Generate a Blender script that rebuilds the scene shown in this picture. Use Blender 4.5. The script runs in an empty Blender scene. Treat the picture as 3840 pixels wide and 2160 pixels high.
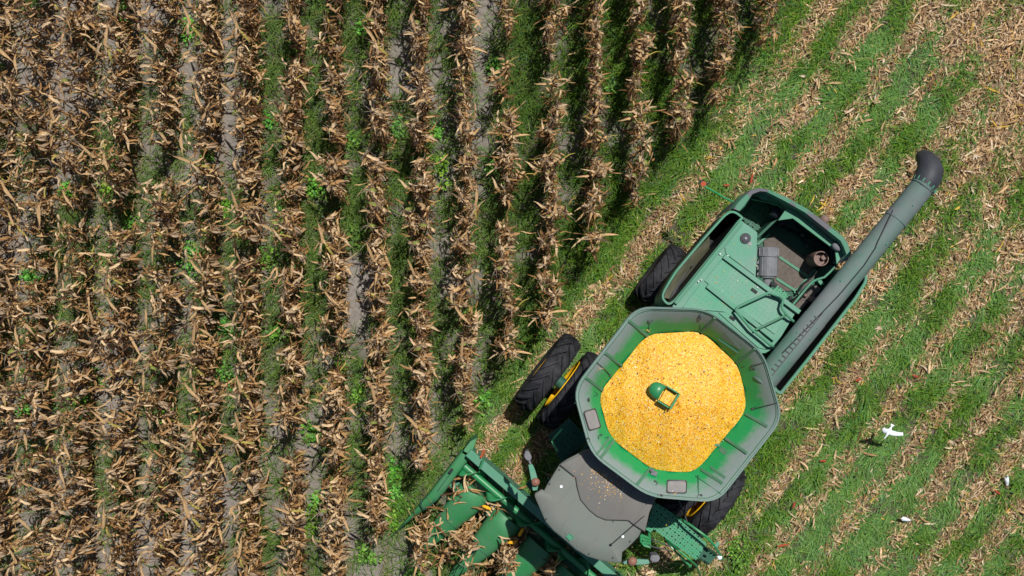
import bpy, bmesh, math, random
import numpy as np
from mathutils import Vector, Matrix

S = bpy.context.scene
COL = S.collection
R = math.radians
rng = np.random.default_rng(7)
random.seed(7)

# ------------------------------------------------------------------ camera, sky, sun
H = 23.0                       # the camera hangs this high over the field
F = 4690.0                     # focal length in photo pixels (3840 wide)
cam_d = bpy.data.cameras.new('camera')
cam_d.sensor_width = 36.0
cam_d.lens = 36.0 * F / 3840.0
cam_d.clip_start = 0.1
cam_d.clip_end = 3000.0
cam = bpy.data.objects.new('camera', cam_d)
cam.location = (0, 0, H)
COL.objects.link(cam)
S.camera = cam

SUN_EL, SUN_AZ = 67.0, 62.0    # azimuth measured from +X towards +Y
world = bpy.data.worlds.new('World')
S.world = world
world.use_nodes = True
wn = world.node_tree.nodes
sky = wn.new('ShaderNodeTexSky')
sky.sky_type = 'NISHITA'
sky.sun_disc = False
sky.sun_elevation = R(SUN_EL)
sky.sun_rotation = R(90.0 - SUN_AZ)
wn['Background'].inputs['Strength'].default_value = 0.055
world.node_tree.links.new(sky.outputs[0], wn['Background'].inputs['Color'])

sun_d = bpy.data.lights.new('sun', 'SUN')
sun_d.energy = 4.8
sun_d.angle = R(0.53)
sun_d.color = (1.0, 0.955, 0.89)
sun = bpy.data.objects.new('sun', sun_d)
sv = Vector((math.cos(R(SUN_EL)) * math.cos(R(SUN_AZ)), math.cos(R(SUN_EL)) * math.sin(R(SUN_AZ)), math.sin(R(SUN_EL))))
sun.rotation_euler = sv.to_track_quat('Z', 'Y').to_euler()
sun.location = (20, 12, 40)
COL.objects.link(sun)

S.view_settings.view_transform = 'Standard'
S.view_settings.look = 'None'
S.view_settings.exposure = 0.16
S.view_settings.gamma = 1.0
S.cycles.max_bounces = 6
S.cycles.transparent_max_bounces = 8

# ------------------------------------------------------------------ survey helpers
def at(x, y, z=0.0):
    """photo point (3840 px) at a known height -> world"""
    k = (H - z) / F
    return Vector(((x - 1920) * k, (1080 - y) * k, z))

ZONES = {1: (2300, 600, 2.415), 2: (2050, 1100, 1.811), 3: (1400, 1600, 2.342), 4: (2200, 1700, 3.15),
         5: (3000, 500, 1.61), 6: (2900, 1400, 1.9064), 's1': (2250, 650, 3.622), 's2': (2700, 650, 3.22),
         's3': (2650, 1000, 2.898), 's4': (1850, 1200, 2.416), 'm': (0, 0, 1 / 1.4907), 'k': (0, 0, 1.0),
         'h': (1200, 1750, 2.342)}

def wp(zone, x, y, z=0.0):
    ox, oy, s = ZONES[zone]
    return at(ox + x / s, oy + y / s, z)

ORG = at(2536, 1508, 3.7)
ORG.z = 0
ANG = R(142.0)
M_INV = Matrix.Rotation(-ANG, 3, 'Z')

def L(zone, x, y, z=0.0):
    """photo point at a height -> the combine's own frame (+Y travel, +X its right side)"""
    v = M_INV @ (wp(zone, x, y, z) - ORG)
    v.z = z
    return v

def LL(zone, pts, z):
    return [L(zone, p[0], p[1], z) for p in pts]

# ------------------------------------------------------------------ materials
def new_mat(name):
    m = bpy.data.materials.new(name)
    m.use_nodes = True
    nt = m.node_tree
    return m, nt, nt.nodes['Principled BSDF']

def N(nt, kind, **kw):
    n = nt.nodes.new(kind)
    for k, v in kw.items():
        setattr(n, k, v)
    return n

def ramp(nt, fac, stops):
    r = N(nt, 'ShaderNodeValToRGB')
    e = r.color_ramp.elements
    while len(e) < len(stops):
        e.new(0.5)
    for i, (p, c) in enumerate(stops):
        e[i].position = p
        e[i].color = (c[0], c[1], c[2], 1) if hasattr(c, '__len__') else (c, c, c, 1)
    nt.links.new(fac, r.inputs[0])
    return r.outputs[0]

def noise(nt, scale, detail=4, rough=0.6, vec=None, dist=0.0):
    n = N(nt, 'ShaderNodeTexNoise')
    n.inputs['Scale'].default_value = scale
    n.inputs['Detail'].default_value = detail
    n.inputs['Roughness'].default_value = rough
    n.inputs['Distortion'].default_value = dist
    if vec is not None:
        nt.links.new(vec, n.inputs['Vector'])
    return n.outputs[0]

def coords(nt):
    return N(nt, 'ShaderNodeTexCoord').outputs['Object']

def mixc(nt, fac, a, b, mode='MIX'):
    m = N(nt, 'ShaderNodeMix', data_type='RGBA', blend_type=mode)
    for s, v in ((m.inputs[0], fac), (m.inputs[6], a), (m.inputs[7], b)):
        if isinstance(v, (int, float)):
            s.default_value = v
        elif isinstance(v, (tuple, list)):
            s.default_value = (v[0], v[1], v[2], 1)
        else:
            nt.links.new(v, s)
    return m.outputs[2]

def mth(nt, op, a, b=0.0, clamp=False):
    m = N(nt, 'ShaderNodeMath', operation=op)
    m.use_clamp = clamp
    for s, v in ((m.inputs[0], a), (m.inputs[1], b)):
        if isinstance(v, (int, float)):
            s.default_value = v
        else:
            nt.links.new(v, s)
    return m.outputs[0]

def bump(nt, p, height, strength=0.3, dist=0.02):
    b = N(nt, 'ShaderNodeBump')
    b.inputs['Strength'].default_value = strength
    b.inputs['Distance'].default_value = dist
    nt.links.new(height, b.inputs['Height'])
    nt.links.new(b.outputs[0], p.inputs['Normal'])

def paint(name, base, dust=(0.32, 0.32, 0.30), lo=0.1, hi=0.5, scale=2.2, rough=0.4, dusty_rough=0.85, dots=None, holes=None,
          attr=False, patches=None, spec=0.22):
    m, nt, p = new_mat(name)
    c = coords(nt)
    n1 = noise(nt, scale, 6, 0.65, c, 0.4)
    n2 = noise(nt, scale * 9, 4, 0.7, c)
    f = mth(nt, 'ADD', mth(nt, 'MULTIPLY', n1, 0.75), mth(nt, 'MULTIPLY', n2, 0.25))
    fac = N(nt, 'ShaderNodeMapRange')
    fac.inputs[1].default_value, fac.inputs[2].default_value = 0.3, 0.7
    fac.inputs[3].default_value, fac.inputs[4].default_value = lo, hi
    nt.links.new(f, fac.inputs[0])
    fac = fac.outputs[0]
    if attr:
        a = N(nt, 'ShaderNodeAttribute', attribute_name='dust')
        jit = mth(nt, 'MULTIPLY', mth(nt, 'SUBTRACT', noise(nt, 1.7, 5, 0.65, c), 0.5), 0.9)
        jit2 = mth(nt, 'MULTIPLY', mth(nt, 'SUBTRACT', noise(nt, 8.0, 5, 0.75, c, 0.8), 0.5), 0.55)
        d = mth(nt, 'ADD', mth(nt, 'ADD', a.outputs['Fac'], jit), jit2)
        mr = N(nt, 'ShaderNodeMapRange', interpolation_type='SMOOTHSTEP')
        mr.inputs[1].default_value, mr.inputs[2].default_value = 0.28, 0.74
        mr.inputs[3].default_value, mr.inputs[4].default_value = 0.02, 0.93
        nt.links.new(d, mr.inputs[0])
        fac = mth(nt, 'MULTIPLY', mr.outputs[0], mth(nt, 'ADD', mth(nt, 'MULTIPLY', n2, 0.7), 0.55), True)
    col = mixc(nt, fac, base, dust)
    if not attr:
        mp = N(nt, 'ShaderNodeMapping')
        mp.inputs['Scale'].default_value = (1.0, 0.28, 1.0)
        nt.links.new(c, mp.inputs[0])
        st_n = noise(nt, 7.0, 5, 0.7, mp.outputs[0], 0.6)
        stf = ramp(nt, st_n, [(0.52, 0.0), (0.72, 0.55)])
        col = mixc(nt, stf, col, tuple(x * .75 for x in dust))
        sc_n = noise(nt, 38.0, 3, 0.8, c)
        col = mixc(nt, ramp(nt, sc_n, [(0.62, 0.0), (0.70, 0.5)]), col, (0.20, 0.16, 0.11))
    if patches:
        pn = noise(nt, patches[1], 2, 0.4, c, 0.2)
        pf = ramp(nt, pn, [(0.50, 0.0), (0.53, 1.0)])
        col = mixc(nt, pf, col, patches[0])
    if dots or holes:
        v = N(nt, 'ShaderNodeTexVoronoi', voronoi_dimensions='2D')
        v.inputs['Scale'].default_value = (dots or holes)
        v.inputs['Randomness'].default_value = 0.12
        nt.links.new(c, v.inputs['Vector'])
        dm = ramp(nt, v.outputs['Distance'], [(0.07 if dots else 0.155, 1.0), (0.11 if dots else 0.185, 0.0)])
        if dots:
            col = mixc(nt, mth(nt, 'MULTIPLY', dm, 0.6), col, (0.02, 0.08, 0.05))
        else:
            v2 = N(nt, 'ShaderNodeTexVoronoi', voronoi_dimensions='2D')
            v2.inputs['Scale'].default_value = holes * 2.0
            v2.inputs['Randomness'].default_value = 0.1
            nt.links.new(c, v2.inputs['Vector'])
            dm2 = ramp(nt, v2.outputs['Distance'], [(0.15, 1.0), (0.19, 0.0)])
            dm = mth(nt, 'MAXIMUM', dm, dm2)
            tr = N(nt, 'ShaderNodeBsdfTransparent')
            mx = N(nt, 'ShaderNodeMixShader')
            nt.links.new(dm, mx.inputs[0])
            nt.links.new(p.outputs[0], mx.inputs[1])
            nt.links.new(tr.outputs[0], mx.inputs[2])
            nt.links.new(mx.outputs[0], nt.nodes['Material Output'].inputs[0])
    nt.links.new(col, p.inputs['Base Color'])
    rr = N(nt, 'ShaderNodeMapRange')
    rr.inputs[3].default_value, rr.inputs[4].default_value = rough, dusty_rough
    nt.links.new(fac, rr.inputs[0])
    nt.links.new(rr.outputs[0], p.inputs['Roughness'])
    p.inputs['Specular IOR Level'].default_value = spec
    bump(nt, p, n2, 0.06, 0.01)
    return m

def leafmat(name, rough=0.75, trans=0.25, streak=60.0, spec=0.2, vari=0.5):
    m, nt, p = new_mat(name)
    a = N(nt, 'ShaderNodeAttribute', attribute_name='col')
    c = coords(nt)
    n = noise(nt, streak, 3, 0.6, c)
    k = ramp(nt, n, [(0.25, 1 - vari), (0.75, 1 + vari * 0.4)])
    col = mixc(nt, 1.0, a.outputs['Color'], k, 'MULTIPLY')
    nt.links.new(col, p.inputs['Base Color'])
    p.inputs['Roughness'].default_value = rough
    p.inputs['Specular IOR Level'].default_value = spec
    t = N(nt, 'ShaderNodeBsdfTranslucent')
    nt.links.new(col, t.inputs['Color'])
    mx = N(nt, 'ShaderNodeMixShader')
    mx.inputs[0].default_value = trans
    nt.links.new(p.outputs[0], mx.inputs[1])
    nt.links.new(t.outputs[0], mx.inputs[2])
    nt.links.new(mx.outputs[0], nt.nodes['Material Output'].inputs[0])
    return m

def plain(name, base, rough=0.6, vary=0.25, scale=12.0, metal=0.0, bmp=0.15, spec=0.22):
    m, nt, p = new_mat(name)
    c = coords(nt)
    n = noise(nt, scale, 5, 0.65, c)
    d = tuple(x * (1 - vary) for x in base)
    b = tuple(min(1, x * (1 + vary)) for x in base)
    nt.links.new(ramp(nt, n, [(0.3, d), (0.7, b)]), p.inputs['Base Color'])
    p.inputs['Roughness'].default_value = rough
    p.inputs['Metallic'].default_value = metal
    p.inputs['Specular IOR Level'].default_value = spec
    bump(nt, p, n, bmp, 0.01)
    return m

GREEN = (0.006, 0.20, 0.055)
M = {}
M['deck'] = paint('dusty_green_paint', (0.04, 0.235, 0.135), (0.20, 0.28, 0.25), 0.0, 0.8, 1.6, 0.45)
M['deck_dots'] = paint('dimpled_green_paint', (0.045, 0.255, 0.145), (0.21, 0.30, 0.26), 0.0, 0.85, 1.4, 0.45, dots=15.0)
M['rim'] = paint('worn_green_paint', (0.04, 0.215, 0.12), (0.13, 0.22, 0.175), 0.0, 0.7, 3.0, 0.45)
M['rear'] = paint('patched_green_paint', (0.05, 0.20, 0.12), (0.13, 0.22, 0.17), 0.0, 0.6, 3.0, 0.5, patches=((0.115, 0.115, 0.13), 2.6))
M['green'] = paint('clean_green_paint', GREEN, (0.10, 0.20, 0.14), 0.0, 0.35, 2.0, 0.25, spec=0.5)
M['hood'] = paint('snout_green_paint', (0.014, 0.20, 0.055), (0.09, 0.20, 0.12), 0.0, 0.75, 1.3, 0.30, spec=0.4)
M['tank'] = paint('tank_panel', (0.0025, 0.26, 0.080), (0.225, 0.243, 0.265), attr=True, rough=0.4, dusty_rough=0.8)
M['lip'] = paint('tank_lip', (0.08, 0.22, 0.15), (0.19, 0.23, 0.225), 0.2, 0.9, 3.0, 0.5)
M['rib'] = paint('tank_rib', (0.02, 0.20, 0.075), (0.12, 0.17, 0.15), 0.1, 0.8, 3.0, 0.5)
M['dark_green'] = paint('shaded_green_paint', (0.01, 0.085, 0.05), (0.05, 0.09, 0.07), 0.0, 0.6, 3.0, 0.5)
M['auger'] = paint('auger_paint', (0.025, 0.135, 0.085), (0.135, 0.15, 0.155), 0.1, 1.15, 1.0, 0.45)
M['roof'] = paint('cab_roof_plastic', (0.125, 0.16, 0.14), (0.155, 0.152, 0.14), 0.0, 1.0, 0.9, 0.55)
M['roof2'] = paint('cab_roof_dusty', (0.125, 0.132, 0.123), (0.155, 0.147, 0.138), 0.2, 1.0, 0.9, 0.6)
M['platform'] = paint('perforated_green', (0.035, 0.25, 0.125), (0.12, 0.22, 0.16), 0.0, 0.5, 2.0, 0.4, holes=11.0)
M['perf_dark'] = paint('perforated_dark', (0.012, 0.10, 0.06), (0.05, 0.10, 0.07), 0.0, 0.5, 2.0, 0.4, holes=11.0)  # darker copy of the perforated green, recess shade put into its colour
M['pan'] = plain('dusty_engine_pan', (0.105, 0.09, 0.08), 0.9, 0.25, 14)
M['black'] = plain('black_machinery', (0.012, 0.014, 0.016), 0.6, 0.5, 8)
M['rubber'] = plain('tyre_rubber', (0.020, 0.021, 0.025), 0.75, 0.75, 7, bmp=0.4, spec=0.25)
M['boot'] = plain('boot_rubber', (0.030, 0.034, 0.042), 0.6, 0.25, 7, spec=0.35)
M['greyplastic'] = plain('grey_plastic', (0.145, 0.15, 0.165), 0.6, 0.2, 6)
M['darkplastic'] = plain('dark_grey_plastic', (0.055, 0.057, 0.065), 0.5, 0.3, 6)
M['yellow'] = plain('yellow_rim_paint', (0.62, 0.36, 0.012), 0.45, 0.25, 5)
M['pane'] = plain('dusty_window_pane', (0.24, 0.24, 0.25), 0.6, 0.12, 7)
M['glass'] = plain('tinted_glass', (0.012, 0.016, 0.018), 0.08, 0.2, 3, bmp=0.0)
M['amber'] = plain('dusty_amber_lens', (0.22, 0.105, 0.075), 0.5, 0.2, 12)
M['brownlamp'] = plain('dusty_brown_lens', (0.17, 0.115, 0.10), 0.6, 0.2, 12)
M['red'] = plain('orange_reflector', (0.30, 0.05, 0.012), 0.6, 0.2, 20)
M['steel'] = plain('bare_steel', (0.35, 0.36, 0.40), 0.3, 0.2, 12, metal=0.8)
M['white'] = plain('white_plastic', (0.75, 0.78, 0.80), 0.4, 0.05, 8)
M['screen'] = plain('grey_yellow_liner', (0.22, 0.225, 0.15), 0.6, 0.35, 3)
M['plume'] = plain('white_feathers', (0.66, 0.69, 0.74), 0.7, 0.06, 40)
M['beak'] = plain('yellow_beak', (0.60, 0.42, 0.10), 0.5, 0.1, 20)
M['legs'] = plain('dark_leg_skin', (0.05, 0.045, 0.03), 0.6, 0.1, 20)
M['cob'] = plain('red_cob', (0.34, 0.065, 0.032), 0.8, 0.5, 70)
M['ear'] = plain('yellow_kernels', (0.80, 0.40, 0.015), 0.5, 0.35, 70)
M['corn_leaf'] = leafmat('dry_corn_leaf', 0.7, 0.22, 45.0, 0.25, 0.45)
M['grass'] = leafmat('grass_blade', 0.5, 0.25, 20.0, 0.35, 0.3)
M['weed'] = leafmat('weed_leaf', 0.55, 0.28, 30.0, 0.3, 0.3)
M['husk'] = leafmat('dry_husk', 0.75, 0.15, 55.0, 0.2, 0.5)

def grain_mat():
    m, nt, p = new_mat('corn_kernels')
    c = coords(nt)
    v = N(nt, 'ShaderNodeTexVoronoi')
    v.inputs['Scale'].default_value = 74.0
    nt.links.new(c, v.inputs['Vector'])
    sep = N(nt, 'ShaderNodeSeparateColor')
    nt.links.new(v.outputs['Color'], sep.inputs[0])
    col = ramp(nt, sep.outputs[0], [(0.0, (0.42, 0.11, 0.004)), (0.06, (0.80, 0.29, 0.003)), (0.40, (0.95, 0.47, 0.006)),
                                    (0.78, (0.96, 0.60, 0.04)), (0.95, (0.96, 0.74, 0.30)), (1.0, (0.60, 0.32, 0.10))])
    edge = ramp(nt, v.outputs['Distance'], [(0.25, 1.0), (0.75, 0.62)])
    col = mixc(nt, 1.0, col, edge, 'MULTIPLY')
    sm = ramp(nt, noise(nt, 2.3, 4, 0.6, c), [(0.3, 0.86), (0.7, 1.0)])
    col = mixc(nt, 1.0, col, sm, 'MULTIPLY')
    nt.links.new(col, p.inputs['Base Color'])
    p.inputs['Roughness'].default_value = 0.5
    b = mth(nt, 'SUBTRACT', 1.0, v.outputs['Distance'])
    bump(nt, p, b, 0.5, 0.012)
    return m
M['grain'] = grain_mat()

def soil_mat():
    m, nt, p = new_mat('field_soil')
    c = coords(nt)
    a = N(nt, 'ShaderNodeAttribute', attribute_name='cover')
    sepc = N(nt, 'ShaderNodeSeparateColor')
    nt.links.new(a.outputs['Color'], sepc.inputs[0])
    n1 = noise(nt, 0.9, 5, 0.6, c)
    n2 = noise(nt, 14.0, 6, 0.7, c)
    n3 = noise(nt, 60.0, 4, 0.7, c)
    col = ramp(nt, n1, [(0.3, (0.20, 0.176, 0.155)), (0.7, (0.275, 0.248, 0.225))])
    col = mixc(nt, 1.0, col, ramp(nt, n2, [(0.25, 0.60), (0.75, 1.2)]), 'MULTIPLY')
    col = mixc(nt, 1.0, col, ramp(nt, n3, [(0.25, 0.75), (0.75, 1.15)]), 'MULTIPLY')
    under_grass = mixc(nt, n2, (0.022, 0.030, 0.010), (0.075, 0.075, 0.035))  # green-brown soil under grass, darkened to paint shade between the blades
    col = mixc(nt, mth(nt, 'MULTIPLY', sepc.outputs[1], 0.85), col, under_grass)
    litter = mixc(nt, n3, (0.10, 0.06, 0.035), (0.27, 0.18, 0.105))
    col = mixc(nt, mth(nt, 'MULTIPLY', sepc.outputs[0], 0.9), col, litter)
    nt.links.new(col, p.inputs['Base Color'])
    p.inputs['Roughness'].default_value = 0.95
    p.inputs['Specular IOR Level'].default_value = 0.15
    bump(nt, p, mth(nt, 'ADD', n2, mth(nt, 'MULTIPLY', n3, 0.5)), 0.55, 0.04)
    return m
M['soil'] = soil_mat()

# ------------------------------------------------------------------ object helpers
def link(o, parent=None):
    COL.objects.link(o)
    if parent is not None:
        o.parent = parent
    return o

def tag(o, label=None, cat=None, group=None, kind=None):
    for k, v in (('label', label), ('category', cat), ('group', group), ('kind', kind)):
        if v:
            o[k] = v
    return o

def empty(name, loc=(0, 0, 0), rz=0.0, parent=None):
    o = bpy.data.objects.new(name, None)
    o.empty_display_size = 0.2
    o.location = loc
    o.rotation_euler = (0, 0, rz)
    return link(o, parent)

def np_mesh(name, verts, quads, mat, col=None, smooth=True):
    me = bpy.data.meshes.new(name)
    verts = np.ascontiguousarray(verts, dtype=np.float32).reshape(-1, 3)
    quads = np.ascontiguousarray(quads, dtype=np.int32).reshape(-1, 4)
    me.vertices.add(len(verts))
    me.vertices.foreach_set('co', verts.ravel())
    me.loops.add(quads.size)
    me.loops.foreach_set('vertex_index', quads.ravel())
    me.polygons.add(len(quads))
    me.polygons.foreach_set('loop_start', np.arange(0, quads.size, 4, dtype=np.int32))
    me.polygons.foreach_set('use_smooth', np.full(len(quads), smooth))
    me.update(calc_edges=True)
    if col is not None:
        ca = me.color_attributes.new('col', 'FLOAT_COLOR', 'POINT')
        c4 = np.ones((len(verts), 4), np.float32)
        c4[:, :3] = col
        ca.data.foreach_set('color', c4.ravel())
    me.materials.append(mat)
    return me

class MB:
    """collects shapes, then becomes ONE mesh object"""
    def __init__(s):
        s.v, s.f, s.d, s.mi = [], [], [], []
        s.cur = 0

    def add(s, verts, faces, dust=None):
        o = len(s.v)
        s.v += [tuple(p) for p in verts]
        s.d += list(dust) if dust is not None else [0.0] * len(verts)
        s.f += [tuple(i + o for i in f) for f in faces]
        s.mi += [s.cur] * len(faces)

    def prism(s, pts, z0, z1, inset=0.0):
        n = len(pts)
        cx = sum(p[0] for p in pts) / n
        cy = sum(p[1] for p in pts) / n
        lo = [(p[0] + (cx - p[0]) * inset, p[1] + (cy - p[1]) * inset, z0) for p in pts]
        hi = [(p[0], p[1], z1) for p in pts]
        s.add(lo + hi, [tuple(range(n, 2 * n)), tuple(range(n - 1, -1, -1))] + [(i, (i + 1) % n, n + (i + 1) % n, n + i) for i in range(n)])

    def box(s, c, size, rz=0.0, rx=0.0, ry=0.0):
        m = Matrix.Translation(Vector(c)) @ Matrix.Rotation(rz, 4, 'Z') @ Matrix.Rotation(ry, 4, 'Y') @ Matrix.Rotation(rx, 4, 'X')
        h = [x / 2 for x in size]
        vs = [m @ Vector((sx * h[0], sy * h[1], sz * h[2])) for sz in (-1, 1) for sy in (-1, 1) for sx in (-1, 1)]
        s.add(vs, [(0, 2, 3, 1), (4, 5, 7, 6), (0, 1, 5, 4), (2, 6, 7, 3), (0, 4, 6, 2), (1, 3, 7, 5)])

    def bar(s, a, b, w, h, up=Vector((0, 0, 1))):
        a, b = Vector(a), Vector(b)
        d = (b - a).normalized()
        sd = d.cross(up).normalized()
        u = sd.cross(d)
        vs = [p + sd * (i * w / 2) + u * (j * h / 2) for p in (a, b) for i, j in ((-1, -1), (1, -1), (1, 1), (-1, 1))]
        s.add(vs, [(0, 1, 2, 3), (7, 6, 5, 4), (0, 4, 5, 1), (1, 5, 6, 2), (2, 6, 7, 3), (3, 7, 4, 0)])

    def tube(s, path, rad, n=10, cap=True):
        path = [Vector(p) for p in path]
        if not hasattr(rad, '__len__'):
            rad = [rad] * len(path)
        rings, prev = [], None
        for i, p in enumerate(path):
            a = path[max(0, i - 1)]
            b = path[min(len(path) - 1, i + 1)]
            d = (b - a).normalized()
            if prev is None:
                ref = Vector((0, 0, 1)) if abs(d.z) < 0.9 else Vector((1, 0, 0))
                u = d.cross(ref).normalized()
            else:
                u = (prev - d * prev.dot(d)).normalized()
            w = d.cross(u)
            prev = u
            rings.append([p + (u * math.cos(2 * math.pi * k / n) + w * math.sin(2 * math.pi * k / n)) * rad[i] for k in range(n)])
        vs = [v for r in rings for v in r]
        fs = [(i * n + k, i * n + (k + 1) % n, (i + 1) * n + (k + 1) % n, (i + 1) * n + k) for i in range(len(rings) - 1) for k in range(n)]
        if cap:
            fs += [tuple(range(n - 1, -1, -1)), tuple((len(rings) - 1) * n + k for k in range(n))]
        s.add(vs, fs)

    def rings(s, rings, closed=True, dust=None, cap_end=False, cap_start=False):
        n = len(rings[0])
        vs = [v for r in rings for v in r]
        m = n if closed else n - 1
        fs = [(i * n + k, i * n + (k + 1) % n, (i + 1) * n + (k + 1) % n, (i + 1) * n + k) for i in range(len(rings) - 1) for k in range(m)]
        if cap_end:
            fs.append(tuple((len(rings) - 1) * n + k for k in range(n)))
        if cap_start:
            fs.append(tuple(range(n - 1, -1, -1)))
        s.add(vs, fs, dust)

    def ball(s, c, r, sc=(1, 1, 1), nu=14, nv=9, rot=None):
        vs = []
        for i in range(nv + 1):
            th = math.pi * i / nv
            for k in range(nu):
                ph = 2 * math.pi * k / nu
                p = Vector((math.sin(th) * math.cos(ph) * sc[0], math.sin(th) * math.sin(ph) * sc[1], math.cos(th) * sc[2])) * r
                if rot is not None:
                    p = rot @ p
                vs.append(p + Vector(c))
        fs = [(i * nu + k, i * nu + (k + 1) % nu, (i + 1) * nu + (k + 1) % nu, (i + 1) * nu + k) for i in range(nv) for k in range(nu)]
        s.add(vs, fs)

    def cyl(s, c, r, h, n=24, r2=None):
        c = Vector(c)
        r2 = r if r2 is None else r2
        s.rings([[c + Vector((math.cos(2 * math.pi * k / n) * q, math.sin(2 * math.pi * k / n) * q, zz)) for k in range(n)] for q, zz in ((r, 0), (r2, h))],
                cap_end=True, cap_start=True)

    def build(s, name, mats, parent=None, bevel=0.0, smooth=False, weld=False):
        me = bpy.data.meshes.new(name)
        me.from_pydata(s.v, [], s.f)
        if any(s.d):
            a = me.attributes.new('dust', 'FLOAT', 'POINT')
            a.data.foreach_set('value', s.d)
        mats = mats if isinstance(mats, (list, tuple)) else [mats]
        for m in mats:
            me.materials.append(m)
        me.polygons.foreach_set('material_index', s.mi)
        bm = bmesh.new()
        bm.from_mesh(me)
        if weld:
            bmesh.ops.remove_doubles(bm, verts=bm.verts, dist=1e-5)
        bmesh.ops.recalc_face_normals(bm, faces=bm.faces)
        bm.to_mesh(me)
        bm.free()
        if smooth:
            me.polygons.foreach_set('use_smooth', [True] * len(me.polygons))
            if hasattr(me, 'set_sharp_from_angle'):
                me.set_sharp_from_angle(angle=R(40))
        o = bpy.data.objects.new(name, me)
        if bevel:
            b = o.modifiers.new('bevel', 'BEVEL')
            b.width = bevel
            b.segments = 2
            b.limit_method = 'ANGLE'
            b.angle_limit = R(40)
        return link(o, parent)

def fillet(corners, fr, seg=5):
    """rounded closed polygon; fr = distance cut off each corner"""
    out = []
    n = len(corners)
    for i in range(n):
        p = Vector(corners[i]); a = Vector(corners[i - 1]); b = Vector(corners[(i + 1) % n])
        d = fr if not hasattr(fr, '__len__') else fr[i]
        p0 = p + (a - p).normalized() * min(d, (a - p).length * 0.45)
        p1 = p + (b - p).normalized() * min(d, (b - p).length * 0.45)
        for k in range(seg):
            t = k / (seg - 1)
            out.append(p0 * (1 - t) ** 2 + p * 2 * t * (1 - t) + p1 * t * t)
    return out

def offset(pts, d):
    """closed polygon shrunk towards its inside by d"""
    n = len(pts)
    area = sum(pts[i][0] * pts[(i + 1) % n][1] - pts[(i + 1) % n][0] * pts[i][1] for i in range(n))
    sg = 1 if area > 0 else -1
    out = []
    for i in range(n):
        a, p, b = (Vector(pts[j % n]).to_2d() for j in (i - 1, i, i + 1))
        e1 = (p - a).normalized(); e2 = (b - p).normalized()
        n1 = Vector((-e1.y, e1.x)) * sg; n2 = Vector((-e2.y, e2.x)) * sg
        m = (n1 + n2)
        m = m / max(0.35, m.length_squared / 2) if m.length > 1e-6 else n1
        m = m * 1.0
        q = p + m * d
        out.append(Vector((q.x, q.y, pts[i][2] if len(pts[i]) > 2 else 0)))
    return out

def setz(pts, z):
    return [Vector((p[0], p[1], z)) for p in pts]

# ------------------------------------------------------------------ the combine
CB = empty('combine_harvester', ORG, ANG)
tag(CB, 'green combine harvester with open tank full of yellow corn, cutting into the dry maize', 'combine harvester')

# --- chassis
b = MB()
b.box((0, -1.75, 1.15), (1.9, 2.6, 0.9))
b.box((0, -0.1, 1.75), (1.75, 1.9, 2.3))
b.box((0, 1.55, 1.55), (0.95, 1.5, 0.7), rx=R(-22))
b.build('chassis', M['dark_green'], CB, 0.03)

# --- grain tank: sloping extension panels round the heap
oc = [(610, 92), (1090, 107), (1475, 405), (1603, 850), (1160, 1420), (690, 1382), (298, 1090), (178, 655)]
ic = [(680, 272), (1050, 252), (1310, 490), (1372, 790), (1010, 1225), (720, 1205), (425, 980), (345, 685)]
ZR, ZG = 4.05, 3.52
outer = fillet(LL(2, oc, ZR), 0.24, 6)
inner = fillet(LL(2, ic, ZG), 0.20, 6)
mid = lambda t, z: [Vector((o.x + (i.x - o.x) * t, o.y + (i.y - o.y) * t, z)) for o, i in zip(outer, inner)]
b = MB()
seq = [(0.0, ZR - 0.01, 0.95), (0.06, ZR - 0.012, 0.95)]
for k in range(1, 9):
    t = 0.06 + 0.94 * k / 8
    seq.append((t, ZR - 0.012 + (ZG - ZR) * (k / 8) ** 1.15, max(0.0, 1.0 - 1.06 * k / 8)))
seq.append((1.25, ZG - 0.22, 0.0))
rings = [mid(t, z) for t, z, d in seq]
b.rings(rings, dust=[d for t, z, d in seq for _ in outer])
under = [mid(0.0, ZR - 0.05), mid(0.16, ZR - 0.12), mid(1.02, ZG - 0.12), mid(1.08, 2.6)]
b.cur = 1
b.rings(under)
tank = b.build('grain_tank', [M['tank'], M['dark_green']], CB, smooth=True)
# rolled lip
b = MB()
b.rings([[Vector((p.x, p.y, p.z + dz)) for p in mid(t, ZR)] for t, dz in ((0.055, -0.02), (0.05, 0.012), (0.0, 0.02), (-0.025, 0.0), (-0.025, -0.06), (0.02, -0.07))])
b.build('lip', M['lip'], tank, smooth=True)

b = MB()
zt_ = lambda t: ZR - 0.012 + (ZG - ZR) * max(0, (t - .06) / .94) ** 1.15
b.rings([[Vector((p.x, p.y, zt_(t) + l)) for p in mid(t, 0)] for t, l in ((.10, -.004), (.105, .010), (.125, .010), (.13, -.004))])
b.build('trim_strip', M['rib'], tank, smooth=True)

def on_panel(x, y, lift=0.012):
    """point on the sloping panels seen at zoom-2 pixel x, y"""
    z = 3.8
    for _ in range(6):
        p = L(2, x, y, z)
        best = None
        for i in range(len(outer)):
            o1, o2, i1, i2 = outer[i], outer[(i + 1) % len(outer)], inner[i], inner[(i + 1) % len(outer)]
            for u in (0.0, 0.25, 0.5, 0.75):
                for q in range(0, 41):
                    t = q / 40
                    a = (o1 * (1 - u) + o2 * u) * (1 - t) + (i1 * (1 - u) + i2 * u) * t
                    dd = (a.x - p.x) ** 2 + (a.y - p.y) ** 2
                    if best is None or dd < best[0]:
                        best = (dd, t)
        t = best[1]
        k = max(0.0, (t - 0.06) / 0.94)
        z = ZR - 0.012 + (ZG - ZR) * k ** 1.15
    p = L(2, x, y, z)
    p.z = z + lift
    return p

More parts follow.
